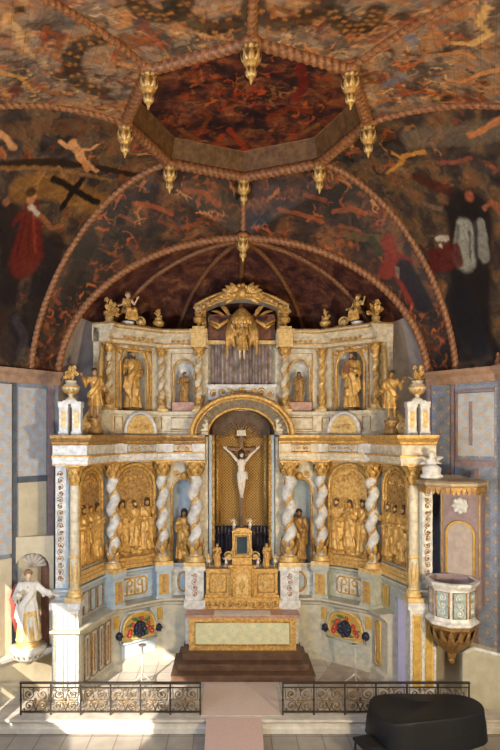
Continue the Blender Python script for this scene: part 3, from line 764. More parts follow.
# octagonal crown painting, raised in a shallow drum
def octr(a, R):
    k = (a + PI / 8) % (PI / 4) - PI / 8
    return R * math.cos(PI / 8) / math.cos(((a) % (PI / 4)) - PI / 8)
def crown(u, v):
    a = 2 * PI * u; r = octr(a, 2.22) * v
    return (r * math.sin(a), Y(DC) - r * math.cos(a), 12.92 + .12 * (1 - v * v))
mb = MB(); mb.grid(crown, 200, 70)
me = mb.mesh('ceiling', [vp_top], uvfn=lambda c: (c.x, c.y))
P = np.array([v.co[:] for v in me.vertices]); dd = P[:, 1] + D0; px = 230 + (P[:, 0] + .33) * FPX / dd; py = 435 - (P[:, 2] - EYE) * FPX / dd
st = squiggles(P, random.Random(9), 260, pal_top, (.02, .05), .32)
for pts, wd, col, sg in [([(222, 135), (216, 146), (222, 158)], .07, (195, 75, 40), .95), ([(230, 130), (240, 142), (246, 154)], .08, (190, 70, 35), .95), ([(238, 150), (250, 158)], .06, (180, 70, 40), .9),
        ([(300, 66), (304, 84), (296, 100)], .10, (140, 35, 28), .9), ([(268, 118), (290, 108), (310, 112)], .09, (150, 55, 28), .9), ([(190, 72), (200, 84), (215, 90)], .05, (150, 70, 40), .85),
        ([(196, 108), (210, 118), (200, 130)], .06, (150, 75, 40), .85), ([(240, 110), (258, 116), (262, 128)], .14, (22, 16, 34), .9), ([(285, 140), (300, 134), (318, 124)], .07, (160, 110, 60), .8),
        ([(180, 130), (200, 142)], .07, (165, 100, 50), .85), ([(256, 88)], .07, (150, 80, 55), .9), ([(222, 104), (228, 112)], .06, (170, 90, 55), .9), ([(310, 90), (325, 100)], .05, (160, 95, 50), .8)]:
    st.append(([P[np.argmin((px - x) ** 2 + (py - y) ** 2)] for x, y in pts], wd, hexc(*[int(c * .8) for c in col]), sg * .75))
vin = np.where(py > 30)[0]; rr_ = random.Random(77)
for _ in range(14): st += little_figure(P, P[vin[rr_.randrange(len(vin))]], rr_, rr_.choice(((150, 80, 45), (165, 60, 35), (140, 95, 60))), .34, .6)
paint_mesh(me, P, st); struct(mobj('ceiling', me))
mb = MB()
def drum(u, v):
    a = 2 * PI * u; r = octr(a, 2.40 - .18 * v); return (r * math.sin(a), Y(DC) - r * math.cos(a), 12.36 + .57 * v)
mb.grid(drum, 128, 6, closed_u=False, smooth=False)
struct(mb.build('trim_1', [ochre_d := simple('drum_paint', (.22, .115, .045), (.10, .05, .022), .5, 0, 7, .1, 20)], uvfn=lambda c: (c.x, c.z)))

# ------------------------------------------------------------------ ribs and mouldings of the vault
TN = [1]
def ropes(pts, R, mat, nm=None, turns=7.0, amp=.10, flat=False):
    """a carved roll moulding with a twisted ribbon"""
    pts = [Vector(p) for p in pts]; mb = MB(); n = 10
    L = [0]
    for a, b in zip(pts, pts[1:]): L.append(L[-1] + (b - a).length)
    k = max(8, int(L[-1] / .035)); P = []
    for i in range(k + 1):
        s = L[-1] * i / k
        j = max(0, min(len(L) - 2, next((q for q in range(len(L) - 1) if L[q + 1] >= s), len(L) - 2)))
        P.append(pts[j].lerp(pts[j + 1], (s - L[j]) / max(L[j + 1] - L[j], 1e-6)))
    vs = []; up = None
    for i in range(k + 1):
        t = (P[min(i + 1, k)] - P[max(i - 1, 0)]).normalized()
        up = (up or Vector((.1, -.3, -1))); a = up - t * up.dot(t)
        a = a.normalized() if a.length > 1e-5 else t.orthogonal().normalized(); b = t.cross(a); up = a
        for q in range(n):
            an = 2 * PI * q / n; s = L[-1] * i / k
            r = R * (1 + amp * math.cos(an * 2 - turns * 2 * PI * s))
            vs.append(P[i] + a * math.cos(an) * r + b * math.sin(an) * r)
    fs = [(i * n + q, i * n + (q + 1) % n, (i + 1) * n + (q + 1) % n, (i + 1) * n + q) for i in range(k) for q in range(n)]
    mb.add(vs, fs, [0] and 0, True)
    # two colour ribbon
    mb.m = [1 if math.cos(2 * PI * (q + .5) / n * 2 - turns * 2 * PI * (L[-1] * i / k)) < -.2 else 0 for i in range(k) for q in range(n)]
    TN[0] += 1
    return struct(mb.build(nm or 'trim_%d' % TN[0], [mat, ribs_d]))
for RS, sx in ((RL, -1), (RR, 1)):
    for i in (1, 2, 3): ropes([tuple(p) for p in RS[i][::2]], .07 if i < 3 else .085, ribm)
ropes([tuple(p) for p in RL[0][::2]], .08, ribm)
ropes([tuple(p) for p in RL[4][:11]], .07, ribm)
ropes([tuple(p) for p in RL[4][:9:-1]] + [tuple(p) for p in RR[4][11:]], .10, ribm)
for i in range(8):
    a = OCT[i]; b = OCT[(i + 1) % 8]; ropes([V3(*a, VZ), V3(*b, VZ)], .115, ribm)
ropes([(5.82, Y(13.35), 7.7), (5.85, Y(12.9), 9.0), (5.72, Y(12.2), 10.1), (5.4, Y(11.4), 10.9)], .08, ribm)
# apse behind the altarpiece: plastered wall and painted half dome with ribs
def dome(b, a, k=1.0):
    return (4.72 * k * math.cos(b) * math.cos(a), Y(14.82) + 3.6 * math.sin(b) * math.cos(a), 7.6 + 3.63 * k * math.sin(a))
mb = MB(); mb.grid(lambda u, v: dome(PI * (1 - u), PI / 2 * (.30 + .70 * v)), 60, 30)
me = mb.mesh('ceiling', [vp_apse], uvfn=lambda c: (c.x, c.z))
P = np.array([v.co[:] for v in me.vertices])
paint_mesh(me, P, squiggles(P, random.Random(12), 90, [hexc(*c) for c in ((110, 60, 40), (60, 28, 24), (130, 85, 50), (40, 20, 20))], (.03, .07), .5))
struct(mobj('ceiling', me))
mb = MB(); mb.grid(lambda u, v: dome(PI * (1 - u), PI / 2 * .30 * v), 60, 8)
mb.grid(lambda u, v: (4.72 * math.cos(PI * (1 - u)), Y(14.82) + 3.6 * math.sin(PI * (1 - u)), 7.6 * v), 60, 2)
struct(mb.build('wall_back', [plaster]))
for b in (28, 62, 90, 118, 152):
    ropes([dome(math.radians(b), PI / 2 * (.28 + .72 * i / 20), .985) for i in range(21)], .07, ribs_d, amp=.1)
# walls: plan from the apse corner towards the nave
def wall_run(name, sx, pts, z0, z1, mats, fields):
    """vertical wall along plan points; fields: (segment, u0, u1, z0, z1, material, proud)"""
    mb = MB(); uvs = []
    def quad(a, b, za, zb, m, off, t, nrm, u0):
        A = a + nrm * off; B = b + nrm * off
        k = len(mb.v)
        mb.add([(A.x, A.y, za), (B.x, B.y, za), (B.x, B.y, zb), (A.x, A.y, zb)], [(0, 1, 2, 3)], m, False)
        L = (b - a).length; uvs.extend([(u0, za), (u0 + L, za), (u0 + L, zb), (u0, zb)])
        if off > 0:
            A0 = a; B0 = b
            for q in (((A.x, A.y, za), (A.x, A.y, zb), (A0.x, A0.y, zb), (A0.x, A0.y, za)), ((B.x, B.y, za), (B.x, B.y, zb), (B0.x, B0.y, zb), (B0.x, B0.y, za)),
                      ((A.x, A.y, zb), (B.x, B.y, zb), (B0.x, B0.y, zb), (A0.x, A0.y, zb)), ((A.x, A.y, za), (B.x, B.y, za), (B0.x, B0.y, za), (A0.x, A0.y, za))):
                mb.add(q, [(0, 1, 2, 3)], m, False); uvs.extend([(0, 0), (.1, 0), (.1, .1), (0, .1)])
    P = [Vector((x, Y(d))) for x, d in pts]
    for i in range(len(P) - 1):
        t = (P[i + 1] - P[i]).normalized(); nrm = Vector((t.y, -t.x)) * (1 if sx < 0 else -1)
        nrm = -nrm if nrm.x * sx > 0 and abs(nrm.x) > .05 else nrm
        zt = z1[i] if isinstance(z1, list) else z1
        quad(P[i], P[i + 1], z0, zt, 0, 0, t, nrm, 0)
        for (sg, u0, u1, a, b, m, pr) in fields:
            if sg == i: quad(P[i] + t * u0, P[i] + t * u1, a, b, m, pr, t, nrm, u0)
    me = bpy.data.meshes.new(name); me.from_pydata(mb.v, [], mb.f)
    for m in mats: me.materials.append(m)
    me.polygons.foreach_set('material_index', mb.m)
    ul = me.uv_layers.new(name='UVMap')
    for l in me.loops: ul.data[l.index].uv = uvs[l.vertex_index]
    return struct(mobj(name, me))
LP = [(-4.72, 14.8), (-5.85, 13.4), (-6.6, 8.2), (-5.2, 3.0), (-6.6, -5)]
wall_run('wall_left', -1, LP[:2], -.35, FZ, [bluew, dia_l, pinkw, creamw, white, plaster, groove],
         [(0, .16, .32, .0, 7.5, 2, .06), (0, .36, 1.12, 5.2, 7.35, 1, .03), (0, .36, 1.12, .9, 5.05, 3, .03), (0, .34, 1.14, 5.05, 5.2, 6, .05), (0, 1.16, 1.32, .0, 7.5, 6, .02),
          (0, 1.34, 1.79, 3.4, 7.4, 1, .10), (0, 1.34, 1.79, .9, 3.3, 3, .10), (0, .0, 1.79, -.35, .85, 3, .14)])
RP = [(4.72, 14.8), (5.85, 13.4), (6.6, 8.2), (5.2, 3.0), (6.6, -5)]
right_fields = [(0, .0, .10, .0, 7.5, 2, .05), (0, .12, .62, .6, 7.35, 0, .03), (0, .66, .74, .0, 7.5, 2, .05), (0, .76, 1.79, .6, 7.4, 0, .02),
                (0, .80, 1.75, 5.45, 5.6, 2, .05), (0, .84, 1.74, 5.7, 7.2, 1, .05), (0, 1.14, 1.22, 5.95, 7.0, 2, .07), (0, .80, .85, 5.65, 7.25, 2, .07),
                (0, .80, 1.75, 7.22, 7.28, 2, .07), (0, 1.24, 1.36, .6, 5.4, 2, .04), (0, .0, 1.79, -.35, 1.25, 4, .06)]
wall_run('wall_right', 1, RP[:3], -.35, FZ, [dia_r, dia_l, pinkw, white, creamw], right_fields)
# nave walls; the left one has the two openings that let the sun in, beside the gallery and left of the frame
def lerp2(a, b, t): return (a[0] + (b[0] - a[0]) * t, a[1] + (b[1] - a[1]) * t)
wall_run('wall_right', 1, RP[2:4], -.35, FZ, [creamw], []); wall_run('wall_right', 1, RP[3:], -.35, 11.2, [creamw], [])
wall_run('wall_left', -1, LP[3:], -.35, 11.2, [creamw], [])
for n_, (A_, B_, t0, t1, z0_, z1_) in enumerate(((LP[1], LP[2], .10, .92, .55, 3.3), (LP[2], LP[3], .06, .90, 2.4, 4.9))):
    W0, W1 = lerp2(A_, B_, t0), lerp2(A_, B_, t1)
    for a, b, za, zb in ((A_, W0, -.35, FZ), (W1, B_, -.35, FZ), (W0, W1, -.35, z0_), (W0, W1, z1_, FZ)): wall_run('wall_left', -1, [a, b], za, zb, [creamw], [])
    mb = MB()
    for t in (0, 1): x, d = lerp2(W0, W1, t); mb.box(x - .06, x + .06, Y(d) - .06, Y(d) + .06, z0_, z1_)
    for z in (z0_, z1_): mb.tube([(W0[0], Y(W0[1]), z), (W1[0], Y(W1[1]), z)], .05, 6)
    struct(mb.build('window_%d' % (n_ + 1), [wood_d]))
mb = MB(); mb.box(-6.8, 6.8, Y(-5), Y(3.2), 11.2, 11.3); struct(mb.build('ceiling', [creamw]))
mb = MB(); mb.box(-6.8, 6.8, Y(-5.15), Y(-5), -.4, 11.3); struct(mb.build('wall_front', [creamw]))
# wall cornice at the springing of the vault
prof = [(-.05, 7.45), (.06, 7.45), (.10, 7.55), (.10, 7.62), (.20, 7.70), (.24, 7.78), (-.05, 7.78)]
mb = MB(); mb.sweep(prof, [(-6.6, 8.2), (-5.85, 13.4), (-4.72, 14.8)]); struct(mb.build('trim_%d' % (TN[0] + 1), [simple('cornice_paint', (.42, .27, .18), (.28, .17, .12))]))
mb = MB(); mb.sweep(prof, [(4.72, 14.8), (5.85, 13.4), (6.6, 8.2)]); struct(mb.build('trim_%d' % (TN[0] + 2), [MATS['cornice_paint']]))
# stone dado cornice on the left wall
mb = MB(); mb.sweep([(-.02, .82), (.16, .82), (.24, .92), (.24, .99), (.06, 1.06), (-.02, 1.06)], [(-6.6, 8.2), (-5.85, 13.4), (-4.75, 14.75)]); struct(mb.build('trim_%d' % (TN[0] + 3), [stone_l]))
# floors
mb = MB(); mb.prism([(-6.6, 0), (-6.6, -.06), (6.6, -.06), (6.6, 0)], Y(12.65), Y(18.6)); 
f = struct(mb.build('floor', [floor_t]))
mb = MB()
mb.sweep([(-.02, -.35), (.0, -.35), (.06, -.33), (.06, -.22), (.02, -.19), (.02, -.10), (.05, -.09), (.10, -.055), (.10, .004), (-.25, .004)], [(-6.3, 12.72), (6.3, 12.72)])
struct(mb.build('trim_%d' % (TN[0] + 4), [stone_l]))
mb = MB(); mb.box(-6.8, 6.8, Y(-5), Y(12.70), -.41, -.35); struct(mb.build('floor', [tiles('nave_floor', (.40, .37, .33), (.35, .32, .28), (.2, .18, .16), .9)]))
# marble inlay bands and brown slabs of the sanctuary floor
mb = MB()
for s in (1,):
    ps = [(s * 1.80, 14.45), (s * 2.55, 16.05), (s * 3.3, 15.05), (s * 2.6, 13.35)]
    mb.add([(x, Y(d), .004) for x, d in ps], [(0, 1, 2, 3)], 0, False)
struct(mb.build('floor', [floor_b if False else simple('floor_slab', (.46, .38, .31), (.34, .27, .21), .5, 0, 3)]))
# ------------------------------------------------------------------ the altarpiece
AP = thing('altarpiece', 'carved, gilded and white-painted altarpiece of two storeys filling the apse behind the altar', 'altarpiece', (0, 0, 0))
E_, C3, C2, C1, CI = (4.46, 13.72), (4.12, 13.72), (3.64, 15.35), (2.3, 16.4), (.95, 16.4)
def path(s, *pts):
    q = [(s * x, d) for x, d in pts]
    return q if s < 0 else q[::-1]
def frame(a, b, s):
    """mid point, angle and length of the bay between two plan points given on the right-hand side"""
    A, B = ((-a[0], a[1]), (-b[0], b[1])) if s < 0 else (b, a)
    t = Vector((B[0] - A[0], B[1] - A[1])); return ((A[0] + B[0]) / 2, Y((A[1] + B[1]) / 2), 0), math.atan2(t.y, t.x), t.length
def vpos(s, a, v, b, o):
    """point in front of the plan corner v"""
    A, V, B = [Vector((s * p[0], p[1])) for p in ((a, v, b) if s < 0 else (b, v, a))]
    n1 = (V - A).normalized(); n2 = (B - V).normalized()
    n = (Vector((n1.y, -n1.x)) + Vector((n2.y, -n2.x))).normalized()
    p = V + n * o
    return (p.x, Y(p.y), 0), math.atan2(n.x, -n.y)

# --- column kit
def capital(mb, r, h, m=0):
    mb.lathe([(r * .85, 0), (r * 1.0, .02), (r * .85, .04), (r * .9, h * .3), (r * 1.05, h * .65), (r * 1.45, h * .88)], n=16, m=m)
    for row, (z0, L, rr) in enumerate(((.03, h * .45, r * .92), (h * .28, h * .5, r * .98))):
        for k in range(8):
            a = PI / 4 * (k + .5 * row); ca, sa = math.cos(a), math.sin(a)
            leaf(mb, (rr * ca, rr * sa, z0), (rr * 1.5 * ca, rr * 1.5 * sa, z0 + L), r * .8, (ca * r * .25, sa * r * .25, 0), m)
    for k in range(4):
        a = PI / 4 + PI / 2 * k; c = (r * 1.45 * math.cos(a), r * 1.45 * math.sin(a), h * .82)
        mb.ell(c, (r * .32, r * .32, r * .32), 8, 6, m)
    mb.box(-r * 1.55, r * 1.55, -r * 1.55, r * 1.55, h * .9, h, m)
COLS = {}
def column_meshes(h, r, twist, goldy):
    key = (round(h, 2), round(r, 2), twist, goldy)
    if key in COLS: return COLS[key]
    hb, hc = h * .09, h * .15; hs = h - hb - hc
    b = MB(); b.box(-r * 1.45, r * 1.45, -r * 1.45, r * 1.45, 0, hb * .4); b.lathe([(r * 1.4, hb * .4), (r * 1.45, hb * .55), (r * 1.15, hb * .68), (r * 1.3, hb * .82), (r * 1.2, hb * .95), (r, hb)], n=20)
    s = MB(); v = None
    n, k = 18, 70
    tz = hs / (r * 3.4)
    def ring(j):
        z = hs * j / k; e = min(1, z / (hs * .06), (hs - z) / (hs * .06)); ph = 2 * PI * tz * j / k
        o = r * .30 * e * (1 if twist else 0); rr = r * (.80 if twist else .92 - .1 * j / k)
        return o * math.cos(ph), o * math.sin(ph), z, rr
    vs = []; fs = []
    for j in range(k + 1):
        ox, oy, z, rr = ring(j)
        for i in range(n): a = 2 * PI * i / n; vs.append((ox + rr * math.cos(a), oy + rr * math.sin(a), hb + z))
    for j in range(k):
        for i in range(n): fs.append((j * n + i, j * n + (i + 1) % n, (j + 1) * n + (i + 1) % n, (j + 1) * n + i))
    s.add(vs, fs)
    vine = MB()
    if twist:
        pts = []
        for j in range(2, k - 1):
            ox, oy, z, rr = ring(j); ph = 2 * PI * tz * j / k + PI
            pts.append((ox + rr * .93 * math.cos(ph), oy + rr * .93 * math.sin(ph), hb + z))
        vine.tube(pts, r * (.32 if goldy else .25), 6)
        for q in range(0, len(pts), 3):
            p = Vector(pts[q]); a = math.atan2(p.y, p.x)
            vine.ell((p.x * 1.05, p.y * 1.05, p.z + r * .15 * (-1) ** q), (r * .2,) * 3, 6, 5)
        for row in range(2):
            for q in range(7):
                a = 2 * PI * (q + .5 * row) / 7; z0 = hb + hs * (.01 + .09 * row); leaf(vine, (r * .92 * math.cos(a), r * .92 * math.sin(a), z0), (r * 1.3 * math.cos(a), r * 1.3 * math.sin(a), z0 + hs * .12), r * .7, (math.cos(a) * r * .2, math.sin(a) * r * .2, 0))
    else:
        vine.lathe([(r * 1.0, hb + hs * .30), (r * 1.08, hb + hs * .31), (r * 1.0, hb + hs * .33)], n=18)
        for q in range(10):
            a = 2 * PI * q / 10; leaf(vine, (r * .9 * math.cos(a), r * .9 * math.sin(a), hb + .02), (r * 1.15 * math.cos(a), r * 1.15 * math.sin(a), hb + hs * .28), r * .55, (math.cos(a) * .03, math.sin(a) * .03, 0))
    c = MB(); capital(c, r * .95, hc)
    COLS[key] = (s.mesh('shaft', [white]), b.mesh('column_base', [gold_l]), c.mesh('capital', [gold]), vine.mesh('vine', [gold]), hb + hs)
    return COLS[key]
def column(name, loc, rz, h, r, twist=True, shaft=None, goldy=False, vinemat=None):
    S, B, C, Vn, zc = column_meshes(h, r, twist, goldy)
    o = mobj(name, recol(S, shaft) if shaft else S, AP, loc, rz)
    mobj('column_base', B, o); mobj('capital', C, o, (0, 0, zc)); mobj('vine' if twist else 'gilded_collar', recol(Vn, vinemat) if vinemat else Vn, o)
    return o

def relief_panel(parent, loc, rz, W, z0, z1, keys, seed, bg, fg):
    """gilded arched relief: ground, border, carved figures, foliage, sky with clouds"""
    zs = z1 - W / 2 * .95
    mb = MB(); n = 16
    pol = [(W / 2, z0)] + [(W / 2 * math.cos(PI * i / n), zs + W / 2 * .95 * math.sin(PI * i / n)) for i in range(n + 1)] + [(-W / 2, z0)]
    mb.prism(pol, -.05, .0)
    p = mb.build('relief_panel', bg, parent, loc, rz)
    rnd = random.Random(seed)
    b = MB(); b.tube(arch_path(W * .97, z0, zs, W / 2 * .93, -.07), .05, 8); b.tube(arch_path(W * .80, z0 + .1, zs, W / 2 * .76, -.06), .022, 6)
    for k in range(26):
        q = k / 25
        L = (zs - z0); tot = 2 * L + PI * W / 2; d = q * tot
        if d < L: x, z = -W / 2 * .89, z0 + d
        elif d < L + PI * W / 2: a = (d - L) / (W / 2); x, z = -W / 2 * .89 * math.cos(a), zs + W / 2 * .85 * math.sin(a)
        else: x, z = W / 2 * .89, zs - (d - L - PI * W / 2)
        b.ell((x, -.075, z), (.034, .03, .034), 7, 5)
    b.build('relief_border', fg, p)
    h = z1 - z0
    # ground line, rock work, cloud scrolls, drapery
    c = MB()
    for k in range(14): c.ell((rnd.uniform(-.36, .36) * W, -.06, z0 + .06 + rnd.uniform(0, .16)), (rnd.uniform(.06, .13), .06, rnd.uniform(.04, .08)), 8, 6)
    for k in range(16):
        a = rnd.uniform(.3, PI - .3); rr = rnd.uniform(.5, .85)
        scroll(c, W / 2 * .72 * rr * math.cos(a), zs + W / 2 * .7 * rr * math.sin(a), rnd.uniform(.05, .09), rnd.choice((-1, 1)), rnd.uniform(0, 6), -.055, .016, 1.2, 0, 5)
    for k in range(9):
        x = rnd.uniform(-.34, .34) * W; c.tube([(x, -.055, z0 + h * .25), (x + rnd.uniform(-.05, .05), -.075, z0 + h * .45), (x + rnd.uniform(-.08, .08), -.06, z0 + h * .62)], .03, 6)
    c.build('carved_ground', fg, p)
    k = len(keys)
    for i, ky in enumerate(keys):
        fh = h * (.56 if i % 2 == 0 else .50) * (1 if k > 1 else 1.1)
        x = W * (.30 * (2 * i / (k - 1) - 1) if k > 1 else 0)
        f = fig(ky); z = z0 + .14 + (.12 if i % 2 else 0)
        o = mobj('relief_figure', recol(f['robe'], fg), p, (x, -.06, z), 0, None, None, (fh, fh * .8, fh))
        q = mobj('relief_head', recol(f['body'], fg), p, (x, -.06, z), 0, None, None, (fh, fh * .8, fh))
        if 'hair' in f: mobj('relief_hair', recol(f['hair'], hair_m), p, (x, -.06, z), 0, None, None, (fh, fh * .8, fh))
    return p

def surround(loc, rz, L, m):
    for x in (-1, 1):
        sp = MB(); sp.prism([(x * (L / 2 - .2), 5.44), (x * (L / 2 - .2), 4.95), (x * .42, 5.25), (x * .18, 5.44)], -.05, 0)
        scroll(sp, x * (L / 2 - .30), 5.30, .10, x, 0, -.06, .022); sp.build('spandrel', m, AP, loc, rz)
    sp = MB(); sp.prism([(0, 2.62), (1, 2.62), (1, 2.64)], 0, 1) if False else None
    w = L / 2 - .2
    for k, (z, o, mm) in enumerate(((2.62, .16, gold), (2.71, .12, ivory), (2.80, .09, m))): sp.box(-w, w, -o, 0, z - .01, z + .09)
    sp.build('sill_moulding', m, AP, loc, rz)
def foliage_parts(name, mat, parent, fields):
    for i, (w, h, x0, z0, y, seed, r) in enumerate(fields):
        mb = MB(); foliage(mb, w, h, x0, z0, y, seed, 0, 1, r); mb.build(name, mat, parent)
simple('base_paint', (.60, .55, .42), (.40, .40, .36), .5, 0, 5, .08, 25); simple('yellow_field', (.68, .47, .15), (.50, .33, .10), .5, 0, 6)
for s in (-1, 1):
    R_ = s > 0
    full = path(s, E_, C3, C2, C1, CI)
    # base, predella, broken by the doorway on the right
    if R_:
        bp = [path(1, (3.87, 14.58), C2, C1, CI), path(1, E_, (4.14, 13.74))]
    else: bp = [full]
    base_prof = [(-.3, 0), (.36, 0), (.36, .16), (.28, .22), (.27, 1.48), (.32, 1.52), (.34, 1.58), (.48, 1.66), (.48, 1.72), (-.3, 1.72)]
    pred_prof = [(-.3, 1.72), (.05, 1.725), (.05, 2.38), (.10, 2.42), (.12, 2.48), (.2, 2.53), (.2, 2.58), (-.3, 2.58)]
    for q in bp:
        mb = MB(); mb.sweep(base_prof if len(q) > 2 else [(o * .3, z) for o, z in base_prof], q); mb.build('base', MATS['base_paint'], AP)
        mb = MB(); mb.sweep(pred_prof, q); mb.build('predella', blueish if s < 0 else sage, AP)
    if R_:
        mb = MB(); mb.sweep([(-.28, 2.14), (.05, 2.14), (.05, 2.38), (.10, 2.42), (.12, 2.48), (.2, 2.53), (.2, 2.58), (-.28, 2.58)], path(1, (4.07, 13.89), (3.87, 14.58))); mb.build('door_lintel', sage, AP)
    # plain wall of the bays
    for nm, a, b in (('outer', C3, C2), ('inner', C2, C1)):
        loc, rz, L = frame(a, b, s)
        mb = MB(); mb.box(-L / 2 - .05, L / 2 + .05, 0, .22, 2.58, 6.15); mb.build('bay_wall', blueish if nm == 'outer' else ivory, AP, loc, rz)
    loc, rz, L = frame(E_, C3, s)
    mb = MB(); mb.box(-L / 2, L / 2, 0, .22, 2.58, 6.15, 0); mb.build('bay_wall', white, AP, loc, rz)
    # lower relief panels
    loc, rz, L = frame(C2, C1, s)
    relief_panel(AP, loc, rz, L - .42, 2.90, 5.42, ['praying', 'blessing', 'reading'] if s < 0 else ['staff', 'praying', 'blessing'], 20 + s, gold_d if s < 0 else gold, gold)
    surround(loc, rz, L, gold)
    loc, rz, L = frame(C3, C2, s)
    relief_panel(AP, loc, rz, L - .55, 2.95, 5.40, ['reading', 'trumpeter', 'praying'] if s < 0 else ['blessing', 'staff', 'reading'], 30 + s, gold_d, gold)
    surround(loc, rz, L, gold_l)
    # columns of the lower storey with pedestals
    for (a, v, b), o, r in (((C3, C2, C1), .30, .17), ((C2, C1, CI), .28, .17)):
        p, ang = vpos(s, a, v, b, o)
        column('twisted_column', (p[0], p[1], 2.62), ang, 2.88, r, True, white)
        mb = MB(); mb.box(-.23, .23, -.23, .3, 1.72, 1.80); mb.box(-.20, .20, -.21, .3, 1.80, 2.50); mb.box(-.25, .25, -.25, .3, 2.48, 2.62)
        pd = mb.build('pedestal', blueish if s < 0 else sage, AP, p, ang)
        MB().box(-.13, .13, -.222, -.2, 1.82, 2.38).build('inlay_panel', ochre, pd)
        foliage_parts('inlay_scroll', rose, pd, [(.2, .5, -.1, 1.85, -.23, 41 + s, .06)])
    # white inner columns beside the central niche
    column('twisted_column', (s * 1.3, Y(16.05), 2.62), 0, 2.88, .20, True, white)
    mb = MB(); mb.box(-.28, .28, -.25, .35, 0, .2); mb.box(-.25, .25, -.22, .35, .2, 2.5); mb.box(-.29, .29, -.26, .35, 1.5, 1.7); mb.box(-.30, .30, -.27, .35, 2.5, 2.62)
    pd = mb.build('pedestal', white, AP, (s * 1.3, Y(16.05), 0))
    foliage_parts('inlay_scroll', rose, pd, [(.3, .7, -.15, 1.76, -.235, 50 + s, .08), (.3, 1.1, -.15, .3, -.235, 51 + s, .09)])
    # smooth outer column, carved strip and its tall pedestal
    column('smooth_column', (s * 3.98, Y(13.62), 2.30), 0, 3.20, .13, False, ivory, False, gold_l)
    loc, rz, L = frame(E_, C3, s)
    st = MB(); st.box(-.12, .12, -.05, 0, 2.7, 5.42); x = s * .03
    st = st.build('carved_strip', white, AP, (loc[0] + x, loc[1], 0), rz)
    mb = MB(); foliage(mb, .20, 2.6, -.10, 2.76, -.07, 60 + s, 0, 1, .075); mb.build('strip_foliage', gold_d, st)
    mb = MB(); mb.box(-.34, .34, -.28, .1, 0, .22); mb.box(-.30, .30, -.24, .1, .22, 2.16); mb.box(-.36, .36, -.30, .1, 2.16, 2.32)
    pd = mb.build('pedestal', white, AP, (s * 4.14, Y(13.66), 0))
    mb = MB()
    for x in (-.14, .14): mb.tube(rect_path(x - .09, x + .09, .35, 2.05, -.245), .018, 6, closed=True)
    mb.build('pedestal_moulding', gold_l, pd)
    mb = MB(); mb.box(-.22, -.06, -.247, -.23, .38, 2.02); mb.box(.06, .22, -.247, -.23, .38, 2.02); mb.build('inlay_panel', ochre if s > 0 else blueish, pd)
    # predella panels: scroll cipher in a rounded frame
    loc, rz, L = frame(C2, C1, s)
    mb = MB(); mb.box(-.40, .40, -.065, -.045, 1.82, 2.34); pn = mb.build('cipher_panel', white, AP, loc, rz)
    mb = MB()
    rp = [(-.36, -.075, 1.92), (-.36, -.075, 2.24), (-.30, -.075, 2.31), (.30, -.075, 2.31), (.36, -.075, 2.24), (.36, -.075, 1.92), (.30, -.075, 1.86), (-.30, -.075, 1.86)]
    mb.tube(rp, .026, 6, closed=True); mb.tube([(0, -.075, 1.86), (0, -.075, 2.27)], .022, 6)
    for x in (-1, 1):
        mb.tube([(x * .24, -.075, 1.88), (x * .22, -.075, 2.22), (x * .14, -.075, 2.27), (x * .07, -.075, 2.19), (x * .12, -.075, 2.10), (x * .21, -.075, 2.10)], .022, 6)
        scroll(mb, x * .10, 1.96, .06, x, 1.5, -.075, .016)
    mb.build('scroll_cipher', ochre, pn)
    # flower cartouche of the base
    mb = MB(); n = 24
    CO = -.24
    cart = [(.50 * math.cos(2 * PI * i / n), .98 + (.46 if math.sin(2 * PI * i / n) > 0 else .24) * math.sin(2 * PI * i / n)) for i in range(n)]
    mb.prism(cart, -.09, -.02); lc = (loc[0] - math.sin(rz) * CO, loc[1] + math.cos(rz) * CO, 0); ct = mb.build('cartouche', ochre, AP, lc, rz)
    mb = MB(); mb.tube([(x, -.09, z) for x, z in cart], .03, 6, closed=True); mb.build('cartouche_rim', gold_l, ct)
    rnd = random.Random(5 + s)
    for (x, z) in ((-.29, .98), (-.22, 1.14), (.30, .96), (.26, 1.10), (.06, 1.27), (-.33, .88), (.36, .88)):
        mb = MB(); rosette(mb, (x, -.12, z), .07 + rnd.uniform(-.01, .015), 0, 1); mb.build('carved_rose', [redp, rose], ct)
    mb = MB()
    for k in range(18):
        a = rnd.uniform(0, 6.28); rr = rnd.uniform(.26, .40)
        leaf(mb, (rr * .7 * math.cos(a), -.10, 1.05 + rr * .6 * math.sin(a)), (rr * 1.2 * math.cos(a + .3), -.11, 1.05 + rr * .8 * math.sin(a + .3)), .08, (0, -.03, 0))
    mb.build('carved_leaves', greenp, ct)
    mb = MB(); mb.ell((0, -.10, .98), (.19, .10, .23), 16, 10)
    for k in range(7): a = 2 * PI * k / 7; mb.ell((.13 * math.cos(a), -.16, .98 + .16 * math.sin(a)), (.07, .05, .07), 8, 6)
    mb.build('dark_boss', navy, ct)
    for x in (-1, 1):
        mb = MB(); mb.ell((x * .60, -.08, .90), (.095, .09, .115), 12, 8)
        for k in range(5): a = 2 * PI * k / 5; mb.ell((x * .60 + .06 * math.cos(a), -.14, .90 + .075 * math.sin(a)), (.035, .03, .035), 7, 5)
        mb.build('side_boss', navy, ct)
    for x in (-.66, .66): MB().box(x - .07, x + .07, -.07, -.02, 1.1, 1.42).build('inlay_panel', ochre, AP, lc, rz)
    fa = [(.56 * math.cos(PI * i / 16) , 1.06 + .40 * math.sin(PI * i / 16)) for i in range(17)]
    mb = MB(); mb.prism([(.56, .66)] + fa + [(-.56, .66)], -.055, -.02); mb.build('field_panel', MATS['yellow_field'], AP, lc, rz)
    mb = MB()
    for x in (-1, 1): mb.tube([(x * .56, -.07, .66), (x * .56, -.07, 1.06), (x * .5, -.07, 1.3), (x * .34, -.07, 1.46)], .03, 6)
